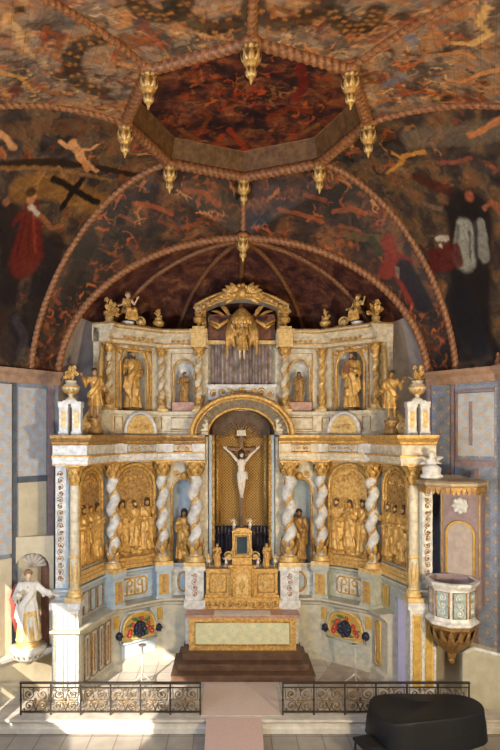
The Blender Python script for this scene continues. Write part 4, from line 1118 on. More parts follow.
    mb.tube([(-.56, -.07, .66), (.56, -.07, .66)], .03, 6); mb.tube([(-.34, -.07, 1.46), (.34, -.07, 1.46)], .03, 6); mb.build('panel_moulding', blueish if s < 0 else sage, AP, lc, rz)
    mb = MB(); mb.box(-.52, .52, -.062, -.02, .28, .60); mb.build('inlay_panel', blueish if s < 0 else sage, AP, lc, rz)
    # outer bay of the base: tall gilt and blue panels
    loc, rz, L = frame(C3, C2, s)
    for x in ((-.56, -.22, .12, .46) if s < 0 else (-.52,)):
        x = x if s < 0 else (L / 2 - .38 - .2 - .35 if False else -L / 2 + .40)
        mb = MB(); mb.box(x - .12, x + .12, -.30, -.26, .32, 1.42); mb.box(x - .12, x + .12, -.07, -.045, 1.80, 2.34)
        q = mb.build('inlay_panel', blueish if s < 0 else ochre, AP, loc, rz)
        mb = MB(); mb.tube(rect_path(x - .12, x + .12, .32, 1.42, -.305), .02, 6, closed=True); mb.tube(rect_path(x - .12, x + .12, 1.80, 2.34, -.075), .02, 6, closed=True)
        mb.box(x - .03, x + .03, -.315, -.295, .42, 1.32); mb.build('inlay_moulding', gold_d if s < 0 else gold_l, q)
    # lower niche with a statue beside the central columns
    loc, rz, L = frame(C1, CI, s)
    mb = MB(); mb.archframe(L, 2.58, 6.15, .66, 4.62, .34, 0, .12); nw = mb.build('niche_wall', ivory, AP, loc, rz)
    mb = MB(); mb.shell(.66, 2.58, 4.62, .34, .34, .10); mb.build('niche', blueish, nw)
    mb = MB(); mb.tube(arch_path(.70, 2.6, 4.62, .37, -.01), .035, 8); scroll(mb, -.2, 5.1, .12, -1, 0, -.02, .03); scroll(mb, .2, 5.1, .12, 1, PI, -.02, .03); mb.ell((0, -.03, 5.05), (.10, .06, .12)); mb.build('niche_moulding', gold, nw)
    mb = MB(); mb.box(-.36, .36, -.14, 0, 1.72, 2.62); mb.box(-.40, .40, -.18, 0, 2.5, 2.62); q = mb.build('niche_pedestal', white, AP, loc, rz)
    mb = MB(); n = 20; mb.tube([(.17 * math.cos(2 * PI * i / n), -.145, 2.1 + .27 * math.sin(2 * PI * i / n)) for i in range(n)], .03, 6, closed=True); mb.build('oval_moulding', gold, q)
    mb = MB(); mb.ell((0, -.14, 2.1), (.14, .02, .24), 16, 8); mb.build('oval_panel', blueish, q)
    # ------------- lower entablature
    ent = [(-.25, 5.50), (.46, 5.50), (.46, 5.60), (.49, 5.61), (.49, 5.70), (.44, 5.71), (.44, 5.96), (-.25, 5.96)]
    ep = path(s, (4.42, 13.80), (3.98, 13.80), C2, C1, (1.02, 16.4))
    mb = MB(); mb.sweep(ent, ep); mb.build('frieze', white if s < 0 else ivory, AP)
    cor = [(-.25, 5.96), (.46, 5.96), (.50, 6.0), (.50, 6.03), (.60, 6.09), (.64, 6.13), (.64, 6.20), (-.25, 6.20)]
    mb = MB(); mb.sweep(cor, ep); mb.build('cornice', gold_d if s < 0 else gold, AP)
    mb = MB(); mb.sweep([(.43, 5.69), (.51, 5.69), (.51, 5.73), (.43, 5.73)], ep); mb.sweep([(.43, 5.49), (.475, 5.49), (.475, 5.52), (.43, 5.52)], ep); mb.build('frieze_moulding', gold, AP)
    for nm, a, b in (('o', C3, C2), ('i', C2, C1), ('n', C1, CI)):
        loc, rz, L = frame(a, b, s); w = max(.3, L - .95)
        mb = MB(); mb.box(-w / 2 - .05, w / 2 + .05, -.455, -.44, 5.75, 5.94); q = mb.build('frieze_panel', cream if nm == 'n' else blueish, AP, loc, rz)
        mb = MB(); foliage(mb, w, .18, -w / 2, 5.755, -.465, 70 + s, 0, 1, .09)
        mb.tube(rect_path(-w / 2 - .05, w / 2 + .05, 5.75, 5.94, -.46), .014, 6, closed=True); mb.build('frieze_scroll', gold if nm != 'n' else rose, q)
    # brackets of frieze over the columns
    for (a, v, b), o in (((C3, C2, C1), .46), ((C2, C1, CI), .40)):
        p, ang = vpos(s, a, v, b, o)
        mb = MB(); mb.box(-.2, .2, -.08, .2, 5.5, 5.98); mb.build('frieze_block', white, AP, p, ang)
    # ------------- upper storey
    U0, U1 = (3.73, 15.04), (1.2, 16.4)
    up = path(s, U0, C2, C1, (.95, 16.4))
    mb = MB(); mb.sweep([(-.2, 6.2), (.34, 6.2), (.34, 6.28), (.28, 6.32), (.28, 6.72), (.34, 6.76), (.34, 6.85), (-.2, 6.85)], up); mb.build('attic_plinth', ivory, AP)
    loc, rz, L = frame(C2, C1, s)
    mb = MB(); mb.archframe(L + .06, 6.85, 8.72, .74, 8.10, .42, 0, .14); nw = mb.build('niche_wall', ivory, AP, loc, rz)
    mb = MB(); mb.shell(.74, 6.85, 8.10, .42, .36, .12); mb.build('niche', white, nw)
    mb = MB(); mb.tube([(-.42, -.03, 6.87), (-.42, -.03, 8.15), (-.28, -.03, 8.5), (.28, -.03, 8.5), (.42, -.03, 8.15), (.42, -.03, 6.87)], .045, 8)
    mb.tube([(-.53, -.02, 6.87), (-.53, -.02, 8.62), (.53, -.02, 8.62), (.53, -.02, 6.87)], .03, 6)
    for x in (-1, 1): scroll(mb, x * .40, 8.48, .10, x, 0, -.04, .03)
    scroll(mb, -.10, 8.58, .08, -1, 0, -.04, .025); scroll(mb, .10, 8.58, .08, 1, PI, -.04, .025)
    mb.build('niche_moulding', gold, nw)
    for x in (-.60, .60):
        MB().tube(rect_path(x - .11, x + .11, 6.36, 6.68, -.285), .018, 6, closed=True).build('plinth_moulding', gold, AP, loc, rz)
    foliage_parts('cornice_scroll', gold, AP, [])
    for k in range(7): mb = MB(); scroll(mb, -.42 + .14 * k, 8.80, .055, (-1) ** k, 0, -.29, .014); cs = mb.build('cornice_scroll', gold, AP, loc, rz)
    # gilded lunette under the niche
    mb = MB(); n = 16
    mb.prism([(.42 * math.cos(PI * i / n), 6.24 + .50 * math.sin(PI * i / n)) for i in range(n + 1)], -.40, -.28); q = mb.build('lunette', gold_l, AP, loc, rz)
    mb = MB(); mb.tube([(.46 * math.cos(PI * i / n), -.40, 6.24 + .56 * math.sin(PI * i / n)) for i in range(n + 1)], .05, 8); mb.build('lunette_moulding', white, q)
    mb = MB(); foliage(mb, .5, .3, -.25, 6.28, -.41, 80 + s, 0, 1, .08); mb.build('lunette_scroll', gold, q)
    loc, rz, L = frame(U0, C2, s)
    mb = MB(); mb.box(-L / 2, L / 2 + .04, 0, .16, 6.85, 9.0); mb.build('bay_wall', ivory, AP, loc, rz)
    mb = MB(); mb.box(-.07, .07, -.03, 0, 7.0, 8.6); q = mb.build('inlay_panel', gold_d if s < 0 else gold_l, AP, loc, rz); mb = MB(); foliage(mb, .13, 1.5, -.065, 7.05, -.04, 90 + s, 0, 1, .06); mb.build('inlay_scroll', gold, q)
    loc, rz, L = frame(C1, CI, s)
    mb = MB(); mb.archframe(L, 6.85, 8.72, .56, 8.0, .30, 0, .12); nw = mb.build('niche_wall', ivory, AP, loc, rz)
    mb = MB(); mb.shell(.56, 6.85, 8.0, .30, .30, .10); mb.build('niche', white, nw)
    mb = MB(); mb.tube(arch_path(.60, 6.87, 8.0, .33, -.01), .03, 8); mb.tube(rect_path(-.36, .36, 6.87, 8.5, -.01), .022, 6); mb.build('niche_moulding', gold, nw)
    MB().tube(rect_path(-.34, .34, 6.36, 6.68, -.285), .02, 6, closed=True).build('plinth_moulding', gold, AP, loc, rz)
    for k in range(5): mb = MB(); scroll(mb, -.28 + .14 * k, 8.80, .055, (-1) ** k, 0, -.29, .014); mb.build('cornice_scroll', gold, AP, loc, rz)
    mb = MB(); mb.box(-.33, .33, -.16, .05, 6.85, 7.12); mb.build('niche_pedestal', rose, AP, loc, rz)
    for (a, v, b), o in (((U0, C2, C1), .17), ((C2, C1, CI), .17)):
        p, ang = vpos(s, a, v, b, o)
        column('twisted_column', (p[0], p[1], 6.85), ang, 1.78, .105, True, gold_l if s > 0 else ivory, True)
    column('twisted_column', (s * 1.2, Y(16.18), 6.85), 0, 1.82, .12, True, ivory, True)
    mb = MB(); mb.sweep([(-.2, 8.63), (.30, 8.63), (.30, 8.72), (.27, 8.73), (.27, 8.86), (.36, 8.93), (.42, 9.0), (.42, 9.08), (-.2, 9.08)], up); mb.build('upper_cornice', ivory, AP)
    mb = MB(); mb.sweep([(-.2, 9.08), (.45, 9.08), (.46, 9.10), (.44, 9.125), (-.2, 9.125)], up); mb.build('cornice_top', gold_d, AP)
    mb = MB(); mb.sweep([(.26, 8.70), (.32, 8.70), (.32, 8.74), (.26, 8.74)], up); mb.sweep([(.38, 8.99), (.44, 8.99), (.44, 9.03), (.38, 9.03)], up); mb.build('cornice_moulding', gold, AP)
    # volute beside the upper storey
    mb = MB(); v = [(s * 4.0, Y(14.2), 6.22), (s * 3.9, Y(14.3), 6.5), (s * 3.78, Y(14.5), 6.8), (s * 3.68, Y(14.75), 7.2), (s * 3.64, Y(14.85), 7.9), (s * 3.62, Y(14.9), 8.5)]
    mb.tube(v, [.11, .12, .10, .08, .06, .04], 10)
    scr = [(s * 3.86 + .14 * math.cos(a * .5) * (1 - a / 30), Y(14.15), 6.36 + .14 * math.sin(a * .5) * (1 - a / 30)) for a in range(24)]
    mb.tube(scr, .05, 8); mb.build('volute', gold_l, AP)

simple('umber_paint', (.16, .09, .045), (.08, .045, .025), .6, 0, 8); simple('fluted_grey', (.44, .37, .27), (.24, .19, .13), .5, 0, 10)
# ------------- central niche, archivolt and crowning attic
mb = MB()
for s in (-1, 1): mb.box(min(s * .82, s * .92), max(s * .82, s * .92), Y(16.35), Y(17.1), 2.5, 6.2)
mb.box(-.92, .92, Y(16.2), Y(17.1), 2.3, 2.56)
nc = mb.build('central_niche', blueish, AP)
mb = MB(); mb.box(-.82, .82, Y(17.0), Y(17.08), 3.55, 6.12); mb.build('niche_back', lattice, nc, uvfn=lambda c: (c.x, c.z))
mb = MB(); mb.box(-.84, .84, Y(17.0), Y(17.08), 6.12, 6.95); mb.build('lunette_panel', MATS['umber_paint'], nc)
mb = MB(); mb.box(-.82, .82, Y(16.99), Y(17.08), 2.56, 3.55); mb.build('niche_shadow_panel', darkn, nc)  # dark panel: the shade low in the niche is put into its colour
mb = MB()
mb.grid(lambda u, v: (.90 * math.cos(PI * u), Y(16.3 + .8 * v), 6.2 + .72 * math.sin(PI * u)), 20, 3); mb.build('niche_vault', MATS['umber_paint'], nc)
mb = MB()
for s in (-1, 1):
    mb.tube([(s * .80, Y(16.36), 2.6), (s * .80, Y(16.36), 6.2)], .04, 8); mb.tube([(s * .70, Y(16.95), 3.6), (s * .70, Y(16.95), 6.2)], .05, 8)
    for k in range(14): mb.ell((s * .80, Y(16.33), 2.75 + .25 * k), (.05, .05, .07), 8, 6)
mb.build('niche_moulding', gold, nc)
# rays behind the crucifix head
mb = MB()
for k in range(17):
    a = PI * (k + .5) / 17; mb.tube([(.14 * math.cos(a), Y(16.96), 6.1 + .14 * math.sin(a)), (.62 * math.cos(a), Y(16.96), 6.12 + .50 * math.sin(a))], [.035, .01], 6)
mb.build('ray_glory', gold_d, nc)
mb = MB(); K = .78
def arv(u, v):
    a = PI * u; r = 1.36 - .42 * v; fl = .03 * math.cos(a * 40) * math.sin(PI * v)
    return ((r + fl) * math.cos(a), Y(15.80 + .55 * v) + fl, 6.20 + (r + fl) * K * math.sin(a))
mb.grid(arv, 240, 8); av = mb.build('archivolt', MATS['fluted_grey'], AP)
mb = MB()
for r, d, w in ((1.38, 15.80, .07), (1.27, 15.86, .025), (.96, 16.28, .04)): mb.tube([(r * math.cos(PI * i / 40), Y(d), 6.2 + r * K * math.sin(PI * i / 40)) for i in range(41)], w, 8)
mb.grid(lambda u, v: (1.43 * math.cos(PI * u), Y(15.80 + .8 * v), 6.2 + 1.43 * K * math.sin(PI * u)), 40, 2)
mb.build('archivolt_moulding', gold, av)
# attic wall behind the arch
mb = MB(); mb.box(-.96, .96, Y(16.62), Y(16.8), 6.9, 9.6); mb.build('attic_wall', ivory, AP)
mb = MB(); mb.box(-.94, .94, Y(16.30), Y(16.62), 7.18, 7.58); mb.box(-.98, .98, Y(16.26), Y(16.62), 7.54, 7.62); ab = mb.build('attic_base', white, AP)
mb = MB()
for s in (-1, 1):
    scroll(mb, s * .55, 7.40, .13, s, 0, Y(16.29), .03); scroll(mb, s * .80, 7.36, .10, -s, 1, Y(16.29), .026); leaf(mb, (s * .12, Y(16.27), 7.32), (s * .42, Y(16.25), 7.5), .12, (0, -.05, 0))
rosette(mb, (0, Y(16.25), 7.42), .13, 0, 0); mb.build('attic_ornament', gold, ab)
mb = MB(); mb.grid(lambda u, v: (-.86 + 1.72 * u, Y(16.48) + .07 * math.sin(u * 52 + 1.5 * math.sin(u * 9)) + .04 * math.sin(u * 21 + v), 7.62 + 1.14 * v), 150, 6); mb.build('curtain', curtain, AP)
mb = MB(); mb.box(-.92, .92, Y(16.46), Y(16.62), 8.86, 9.62); q = mb.build('attic_panel', redbrown, AP)
mb = MB(); simple('dull_scroll', (.30, .16, .09), (.2, .09, .05)); foliage_parts('panel_scroll', MATS['dull_scroll'], q, [(.6, .5, -.85, 8.98, Y(16.45), 101, .13), (.6, .5, .25, 8.98, Y(16.45), 102, .13)])
mb = MB(); mb.box(-1.0, 1.0, Y(16.30), Y(16.6), 8.76, 8.86); mb.build('attic_cornice', gold_l, AP)
mb = MB()
def ped(r0, r1, d0, d1, z):
    pts = [(-1.30 + 2.6 * i / 30) for i in range(31)]
    f = lambda x: z + .42 * (1 - (x / 1.30) ** 2)
    return pts, f
pts, f = ped(0, 0, 0, 0, 9.56)
vs = []
for x in pts: vs += [(x, Y(16.05), f(x)), (x, Y(16.05), f(x) + .22), (x, Y(16.6), f(x) + .22), (x, Y(16.6), f(x))]
fs = [(i * 4 + k, i * 4 + (k + 1) % 4, i * 4 + 4 + (k + 1) % 4, i * 4 + 4 + k) for i in range(30) for k in range(4)] + [(0, 3, 2, 1), (120, 121, 122, 123)]
mb.add(vs, fs, 0, False); pe = mb.build('pediment', simple('grey_white_paint', (.58, .55, .50), (.4, .37, .34), .5, 0, 6), AP)
mb = MB()
for dz, w in ((.0, .03), (.22, .045)): mb.tube([(x, Y(16.04), f(x) + dz) for x in pts], w, 8)
for k in range(22): x = -1.2 + 2.4 * k / 21; mb.ell((x, Y(16.03), f(x) + .11), (.04, .03, .05), 7, 5)
mb.build('pediment_moulding', gold, pe)
for s in (-1, 1):
    mb = MB(); mb.box(-.2, .2, -.2, .2, 8.63, 9.08); mb.box(-.24, .24, -.24, .24, 9.02, 9.12); mb.box(-.17, .17, -.17, .2, 9.12, 9.2); mb.build('pedestal', gold_l, AP, (s * 1.2, Y(16.15), 0))
    mb = MB(); mb.box(-.12, .12, -.1, .3, 9.1, 9.75); mb.build('pediment_pier', gold_d, AP, (s * 1.12, Y(16.35), 0))
# crest: winged cherub head with leaf sprays above a gilded canopy and swags
mb = MB(); z = 10.12
mb.ell((0, Y(15.98), z), (.15, .14, .18), 14, 10)
for k in range(9): a = 2 * PI * k / 9; mb.ell((.15 * math.cos(a), Y(15.98), z + .05 + .17 * math.sin(a)), (.06, .07, .06), 8, 6)
for s in (-1, 1):
    for k in range(6):
        a = math.radians(65 - 22 * k); leaf(mb, (s * .10, Y(15.98), z - .02), (s * (.12 + .48 * math.cos(a)), Y(15.96), z + .36 * math.sin(a) - .05), .14, (0, -.08, 0))
    mb.tube([(s * .15, Y(15.98), z - .12), (s * .5, Y(15.96), z - .04), (s * .8, Y(15.97), z - .22), (s * 1.05, Y(16.0), z - .42)], [.05, .06, .05, .03], 8)
    for k in range(8): t = k / 7; mb.ell((s * (.2 + .85 * t), Y(15.95), z - .06 - .32 * t * t), (.075, .06, .065), 8, 6)
mb.build('cherub_crest', gold, AP)
mb = MB()
mb.lathe([(.32, 9.34), (.35, 9.40), (.30, 9.46), (.23, 9.58), (.13, 9.68), (.05, 9.74)], (0, Y(16.15), 0), 24, 0, 12, .05)
for k in range(13): a = PI * (1 + k / 12); mb.ell((.32 * math.cos(a), Y(16.15) + .32 * math.sin(a), 9.32), (.055, .04, .09), 8, 6)
for s in (-1, 1):
    for q in range(2):
        p = [(s * .38, Y(15.95 - .03 * q), 9.36), (s * (.62 + .05 * q), Y(15.92), 9.22 - .07 * q), (s * (.92 - .04 * q), Y(16.0), 9.38 - .1 * q)]
        mb.tube(p, [.04, .055, .03], 8)
    for q in range(4):
        mb.tube([(s * (.20 + .05 * q), Y(15.98), 9.32), (s * (.26 + .05 * q), Y(15.9), 8.95), (s * (.22 + .06 * q), Y(15.95), 8.62 - .07 * q * (q - 2) )], [.04, .055, .03], 8)
    leaf(mb, (s * .5, Y(15.92), 9.5), (s * .85, Y(15.95), 9.60), .10, (0, -.06, .04)); leaf(mb, (s * .35, Y(15.92), 9.5), (s * .6, Y(15.9), 9.75), .14, (0, -.06, .04))
mb.build('canopy_with_swags', gold, AP)
# ------------------------------------------------------------------ statues and loose ornaments of the altarpiece
def on(a, b, s, o):
    loc, rz, L = frame(a, b, s); return (loc[0] + math.sin(rz) * o, loc[1] - math.cos(rz) * o), rz
GS = 'gilded statues of the altarpiece'
p, rz = on(C2, C1, -1, -.08)
statue('statue', 'gilded bearded saint with raised hand in the upper niche left of the curtain', 'blessing', 1.62, (p[0], p[1], 6.86), rz, flesh_d, gold, hair_m, plinth=(.24, .06, gold_d), group=GS)
p, rz = on(C2, C1, 1, -.08)
statue('statue', 'gilded saint holding a dark book in the upper niche right of the curtain', 'reading', 1.58, (p[0], p[1], 6.86), rz, flesh_d, gold, hair_m, plinth=(.24, .06, gold_d), book=True, group=GS)
p, rz = on(C1, CI, -1, -.02)
statue('statuette', 'small gilded bearded statuette in the narrow upper niche left of the curtain', 'staff', .86, (p[0], p[1], 7.12), rz, flesh_d, gold_d, hair_m, group=GS)
statue('statue', 'gilded praying figure in the lower niche left of the crucifix', 'praying', 1.42, (p[0], p[1], 2.62), rz, flesh_d, gold, hair_m, plinth=(.22, .06, gold_d), group=GS)
p, rz = on(C1, CI, 1, -.02)
statue('statuette', 'small gilded praying statuette in the narrow upper niche right of the curtain', 'praying', .86, (p[0], p[1], 7.12), rz, flesh_d, gold_d, hair_m, group=GS)
statue('statue', 'aged-gilt figure with a cross staff in the lower niche right of the crucifix', 'staff', 1.42, (p[0], p[1], 2.62), rz, flesh_d, gold_d, hair_m, plinth=(.22, .06, gold_d), staff=True, group=GS)
statue('statue', 'gilded figure raising one arm, standing beside the white urn on the left', 'angel', 1.22, (-3.66, Y(14.25), 6.20), .45, flesh_d, gold, hair_m, plinth=(.2, .42, gold_d), group=GS)
statue('statue', 'gilded figure raising one arm, standing beside the white urn on the right', 'trumpeter', 1.22, (3.64, Y(14.25), 6.20), -.45, gold_d, gold, hair_m, plinth=(.2, .36, gold_d), group=GS)
statue('putto', 'seated carved putto on the upper cornice above the left saint niche', 'sitputto', 1.0, (-3.06, Y(15.5), 9.08), .6, flesh, gold, gold_d, plinth=(.2, .14, white), group='putti on the upper cornice')
statue('putto', 'seated carved putto on the upper cornice above the right saint niche', 'sitputto', .92, (3.08, Y(15.5), 9.08), -.7, gold_l, gold, gold_d, plinth=(.2, .14, white), group='putti on the upper cornice')
statue('angel_statue', 'gilded angel floating in front of the grey curtain, under the canopy', 'angel', 1.05, (0, Y(15.98), 8.28), .1, flesh, gold, hair_m, wing=True, group=GS)

def flower_spray(mb, z, w, h, seed, m=0, n=16):
    rnd = random.Random(seed)
    for k in range(n):
        a = rnd.uniform(0, 2 * PI); e = rnd.uniform(.2, 1.35); L = rnd.uniform(.6, 1)
        t = (w * L * math.cos(e) * math.cos(a), w * L * math.cos(e) * math.sin(a) * .8, z + h * L * math.sin(e))
        mb.tube([(0, 0, z), (t[0] * .4, t[1] * .4, z + (t[2] - z) * .6), t], [.018, .014, .01], 5, m)
        if k % 2: rosette(mb, t, w * .24, m, m, 5)
        else: leaf(mb, (t[0] * .5, t[1] * .5, z + (t[2] - z) * .5), t, w * .34, (0, -.03, .03), m)
def urn(name, label, loc, h, body, ped=None, seed=1, sprayw=.26, sprayh=.42, rz=0, group=None):
    t = thing(name, label, 'urn', loc, rz, group); z = 0
    if ped:
        pw, ph, pm = ped; z = ph + .08
        for x in (-.15, .15):
            mb = MB(); mb.box(x - .12, x + .12, -.12, .12, 0, .08); mb.box(x - .10, x + .10, -.10, .10, .08, ph - .08); mb.box(x - .12, x + .12, -.12, .12, ph - .08, ph); q = mb.build('post', pm, t)
            MB().box(x - .05, x + .05, -.115, -.1, .16, ph - .16).build('post_panel', gold_l, q)
        mb = MB(); mb.box(-.27, .27, -.13, .13, ph, ph + .05); mb.box(-.16, .16, -.12, .12, ph + .05, ph + .08); mb.build('cap_slab', pm, t)
    mb = MB(); mb.lathe([(h * .26, 0), (h * .28, h * .06), (h * .12, h * .16), (h * .10, h * .26), (h * .22, h * .36), (h * .40, h * .55), (h * .44, h * .68), (h * .36, h * .80), (h * .24, h * .88), (h * .28, h * .96), (h * .3, h), (h * .2, h)], (0, 0, z), 24)
    mb.build('vase', body, t)
    mb = MB(); mb.lathe([(h * .44, h * .64), (h * .47, h * .68), (h * .44, h * .72)], (0, 0, z), 24)
    for k in range(12): a = 2 * PI * k / 12; leaf(mb, (h * .14 * math.cos(a), h * .14 * math.sin(a), z + h * .3), (h * .44 * math.cos(a), h * .44 * math.sin(a), z + h * .6), h * .2, (math.cos(a) * .02, math.sin(a) * .02, -.03))
    mb.build('vase_leaf_band', gold, t)
    mb = MB(); flower_spray(mb, z + h * .92, sprayw, sprayh, seed); mb.build('gilded_flowers', gold, t)
    return t
for s, nm in ((-1, 'left'), (1, 'right')):
    urn('urn', 'white urn of gilded flowers on twin white posts, %s end of the lower cornice' % nm, (s * 4.03, Y(13.5), 6.2), .46, ivory, (.19, .72, white), 3 + s, .24, .42, group='white urns on the lower cornice')
    urn('urn', 'gilded vase of flowers on the tall column %s of the curved pediment' % nm, (s * 1.2, Y(16.12), 9.2), .34, gold, None, 13 + s, .22, .34, group='gilded vases beside the pediment')
    urn('urn', 'slim gilded finial vase on the upper cornice between the %s putto and the pediment' % nm, (s * 2.32, Y(16.12), 9.08), .36, gold_l, None, 23 + s, .13, .32, group='finial vases on the upper cornice')
    t = thing('flower_spray', 'gilded flower and leaf spray at the %s outer end of the upper cornice' % nm, 'ornament', (s * 3.48, Y(15.15), 9.08), 0, 'flower sprays on the upper cornice')
    mb = MB(); mb.lathe([(.16, 0), (.18, .05), (.1, .1), (.12, .2), (.05, .25)], n=14); mb.build('foot', gold_l, t)
    mb = MB(); flower_spray(mb, .2, .28, .50, 33 + s, 0, 20); mb.build('gilded_flowers', gold, t)
    mb = MB(); scroll(mb, 0, .16, .15, s, 0 if s > 0 else PI, 0, .045); mb.tube([(s * .14, 0, .14), (0, 0, .05), (-s * .28, 0, .05)], .04, 7)
    t = thing('scroll_ornament', 'gilded scroll lying on the upper cornice beside the %s putto' % nm, 'ornament', (s * 2.74, Y(15.74), 9.10), s * -.7, 'gilded scrolls on the upper cornice'); mb.build('scroll', gold_l, t)

# ------------------------------------------------------------------ crucifix
t = thing('crucifix', 'crucifix with a pale carved Christ in front of the gilded lattice of the central niche', 'crucifix', (0, Y(16.78), 2.56))
mb = MB(); mb.box(-.045, .045, -.04, .04, .0, 3.85); mb.box(-.52, .52, -.04, .04, 3.19, 3.27); mb.build('cross', simple('brown_cross_wood', (.22, .12, .05), (.14, .07, .03)), t)
mb = MB(); mb.box(-.13, .13, -.06, -.04, 3.62, 3.78); q = mb.build('title_board', ivory, t)
mb = MB(); mb.lathe([(.16, 0), (.16, .05), (.1, .1), (.08, .3)], n=14); mb.build('foot', gold_d, t)
mb = MB()
for k in range(14): a = 2 * PI * k / 14; mb.tube([(.10 * math.cos(a), -.05, 3.12 + .1 * math.sin(a)), (.2 * math.cos(a), -.05, 3.12 + .2 * math.sin(a))], [.018, .006], 5)
mb.build('halo', gold, t)
f = fig('christ'); h = 1.34
for nm, ky, m in (('body', 'body', simple('pale_carved_flesh', (.86, .76, .66), (.72, .6, .5), .45, 0, 9)), ('loincloth', 'robe', cloth_w), ('hair', 'hair', hair_m)):
    mobj(nm, recol(f[ky], m), t, (0, -.12, 1.84), 0, None, None, (h, h, h))

# ------------------------------------------------------------------ altar, steps, tabernacle
mb = MB()
for k, (w, d) in enumerate(((1.80, 14.56), (1.68, 14.84), (1.56, 15.10))): mb.box(-w, w, Y(d), Y(16.1), .167 * k, .167 * (k + 1))
q = thing('altar_steps', 'three brown wooden steps in front of and under the high altar', 'steps', (0, Y(15.3), 0))
def shift(mb, c): mb.v = [(x - c[0], y - c[1], z - c[2]) for x, y, z in mb.v]; return mb
for k, (w, d, d2) in enumerate(((1.80, 14.56, 16.1), (1.68, 14.84, 16.1), (1.56, 15.10, 16.1))):
    mb = MB(); mb.box(-w, w, Y(d), Y(d2), .167 * k, .167 * (k + 1) - .03); mb.box(-w - .02, w + .02, Y(d) - .03, Y(d2), .167 * (k + 1) - .03, .167 * (k + 1)); shift(mb, q.location).build('step', wood_b, q)
t = thing('altar', 'high altar with a pale embroidered frontal in a gilded frame', 'altar', (0, Y(15.4), .501))
mb = MB(); mb.box(-1.42, 1.42, .0, .68, 0, .86); mb.build('altar_body', ivory, t)
mb = MB(); mb.box(-1.52, 1.52, -.08, .70, .86, .94); mb.build('altar_table', rose, t)
mb = MB(); mb.box(-1.27, 1.27, -.035, 0, .12, .76); mb.build('frontal', emb, t, uvfn=lambda c: (c.x, c.z))
mb = MB()
for a in ((-1.42, 1.42, .0, .12), (-1.42, 1.42, .76, .86), (-1.42, -1.27, .12, .76), (1.27, 1.42, .12, .76)): mb.box(a[0], a[1], -.06, 0, a[2], a[3])
mb.tube(rect_path(-1.25, 1.25, .14, .74, -.045), .02, 6, closed=True); mb.build('frontal_frame', gold, t)
mb = MB(); mb.box(-.75, .75, -.09, .3, .941, .952); mb.build('altar_cloth', cloth_w, t)

t = thing('gradine', 'long gilded shelf at the back of the altar table under the tabernacle', 'altar shelf', (0, Y(15.86), 1.442))
mb = MB(); mb.box(-1.06, 1.06, 0, .22, 0, .26); mb.box(-1.10, 1.10, -.03, .22, .24, .30); mb.build('shelf', gold, t)
mb = MB(); foliage(mb, 2.0, .2, -1.0, .02, -.01, 5, 0, 1, .1); mb.build('shelf_scroll', gold_d, t)
t = thing('tabernacle', 'gilded tabernacle with carved side panels and a framed dark glass above its door', 'tabernacle', (0, Y(15.92), 1.744))
mb = MB(); mb.box(-.98, .98, .02, .3, 0, .74); mb.box(-1.02, 1.02, -.02, .3, .0, .07); mb.box(-1.0, 1.0, -.0, .3, .70, .78); mb.box(-.34, .34, -.08, .3, 0, .86); mb.box(-.38, .38, -.12, .3, .82, .90); mb.build('tabernacle_body', gold, t)
for s in (-1, 1):
    mb = MB(); mb.tube(rect_path(s * .66 - .22, s * .66 + .22, .14, .64, .01), .025, 6, closed=True)
    q = mb.build('side_panel', gold_l, t)
    mb = MB(); foliage(mb, .38, .44, s * .66 - .19, .17, .005, 110 + s, 0, 1, .1); rosette(mb, (s * .66, -.0, .39), .08, 0, 0); mb.build('carved_ornament', gold_l, q)
    mb = MB(); mb.tube([(s * .28, -.10, .05), (s * .28, -.10, .8)], .035, 8); mb.ell((s * .28, -.1, .82), (.055, .055, .05)); mb.build('colonnette', gold, t)
mb = MB(); mb.prism([(-.16, .12), (.16, .12), (.16, .52)] + [(.16 * math.cos(PI * i / 10), .52 + .16 * math.sin(PI * i / 10)) for i in range(1, 10)] + [(-.16, .52)], -.11, -.08); q = mb.build('door', gold_l, t)
mb = MB(); mb.ell((0, -.12, .36), (.085, .03, .11)); mb.tube([(0, -.12, .44), (0, -.13, .52)], .02, 6); mb.ell((0, -.14, .2), (.03, .03, .05)); mb.build('door_chalice', ochre, q)
mb = MB(); mb.box(-.27, .27, .0, .18, .90, 1.80); mb.prism([(-.29, 1.80), (.29, 1.80), (.12, 1.90), (-.12, 1.90)], 0, .16); q = mb.build('exposition_frame', gold, t)
mb = MB(); mb.box(-.14, .14, -.02, .0, 1.20, 1.66); mb.build('dark_glass', glassd, q)
mb = MB(); mb.tube(rect_path(-.165, .165, 1.17, 1.69, -.02), .03, 6, closed=True); mb.tube(rect_path(-.235, .235, 1.10, 1.76, -.01), .018, 6, closed=True)
for s in (-1, 1): scroll(mb, s * .35, 1.12, .13, s, 0 if s > 0 else PI, .06, .035); mb.tube([(s * .24, .06, 1.35), (s * .30, .06, 1.18)], .03, 6)
mb.build('frame_scroll', gold_l, q)
TZ = 1.744
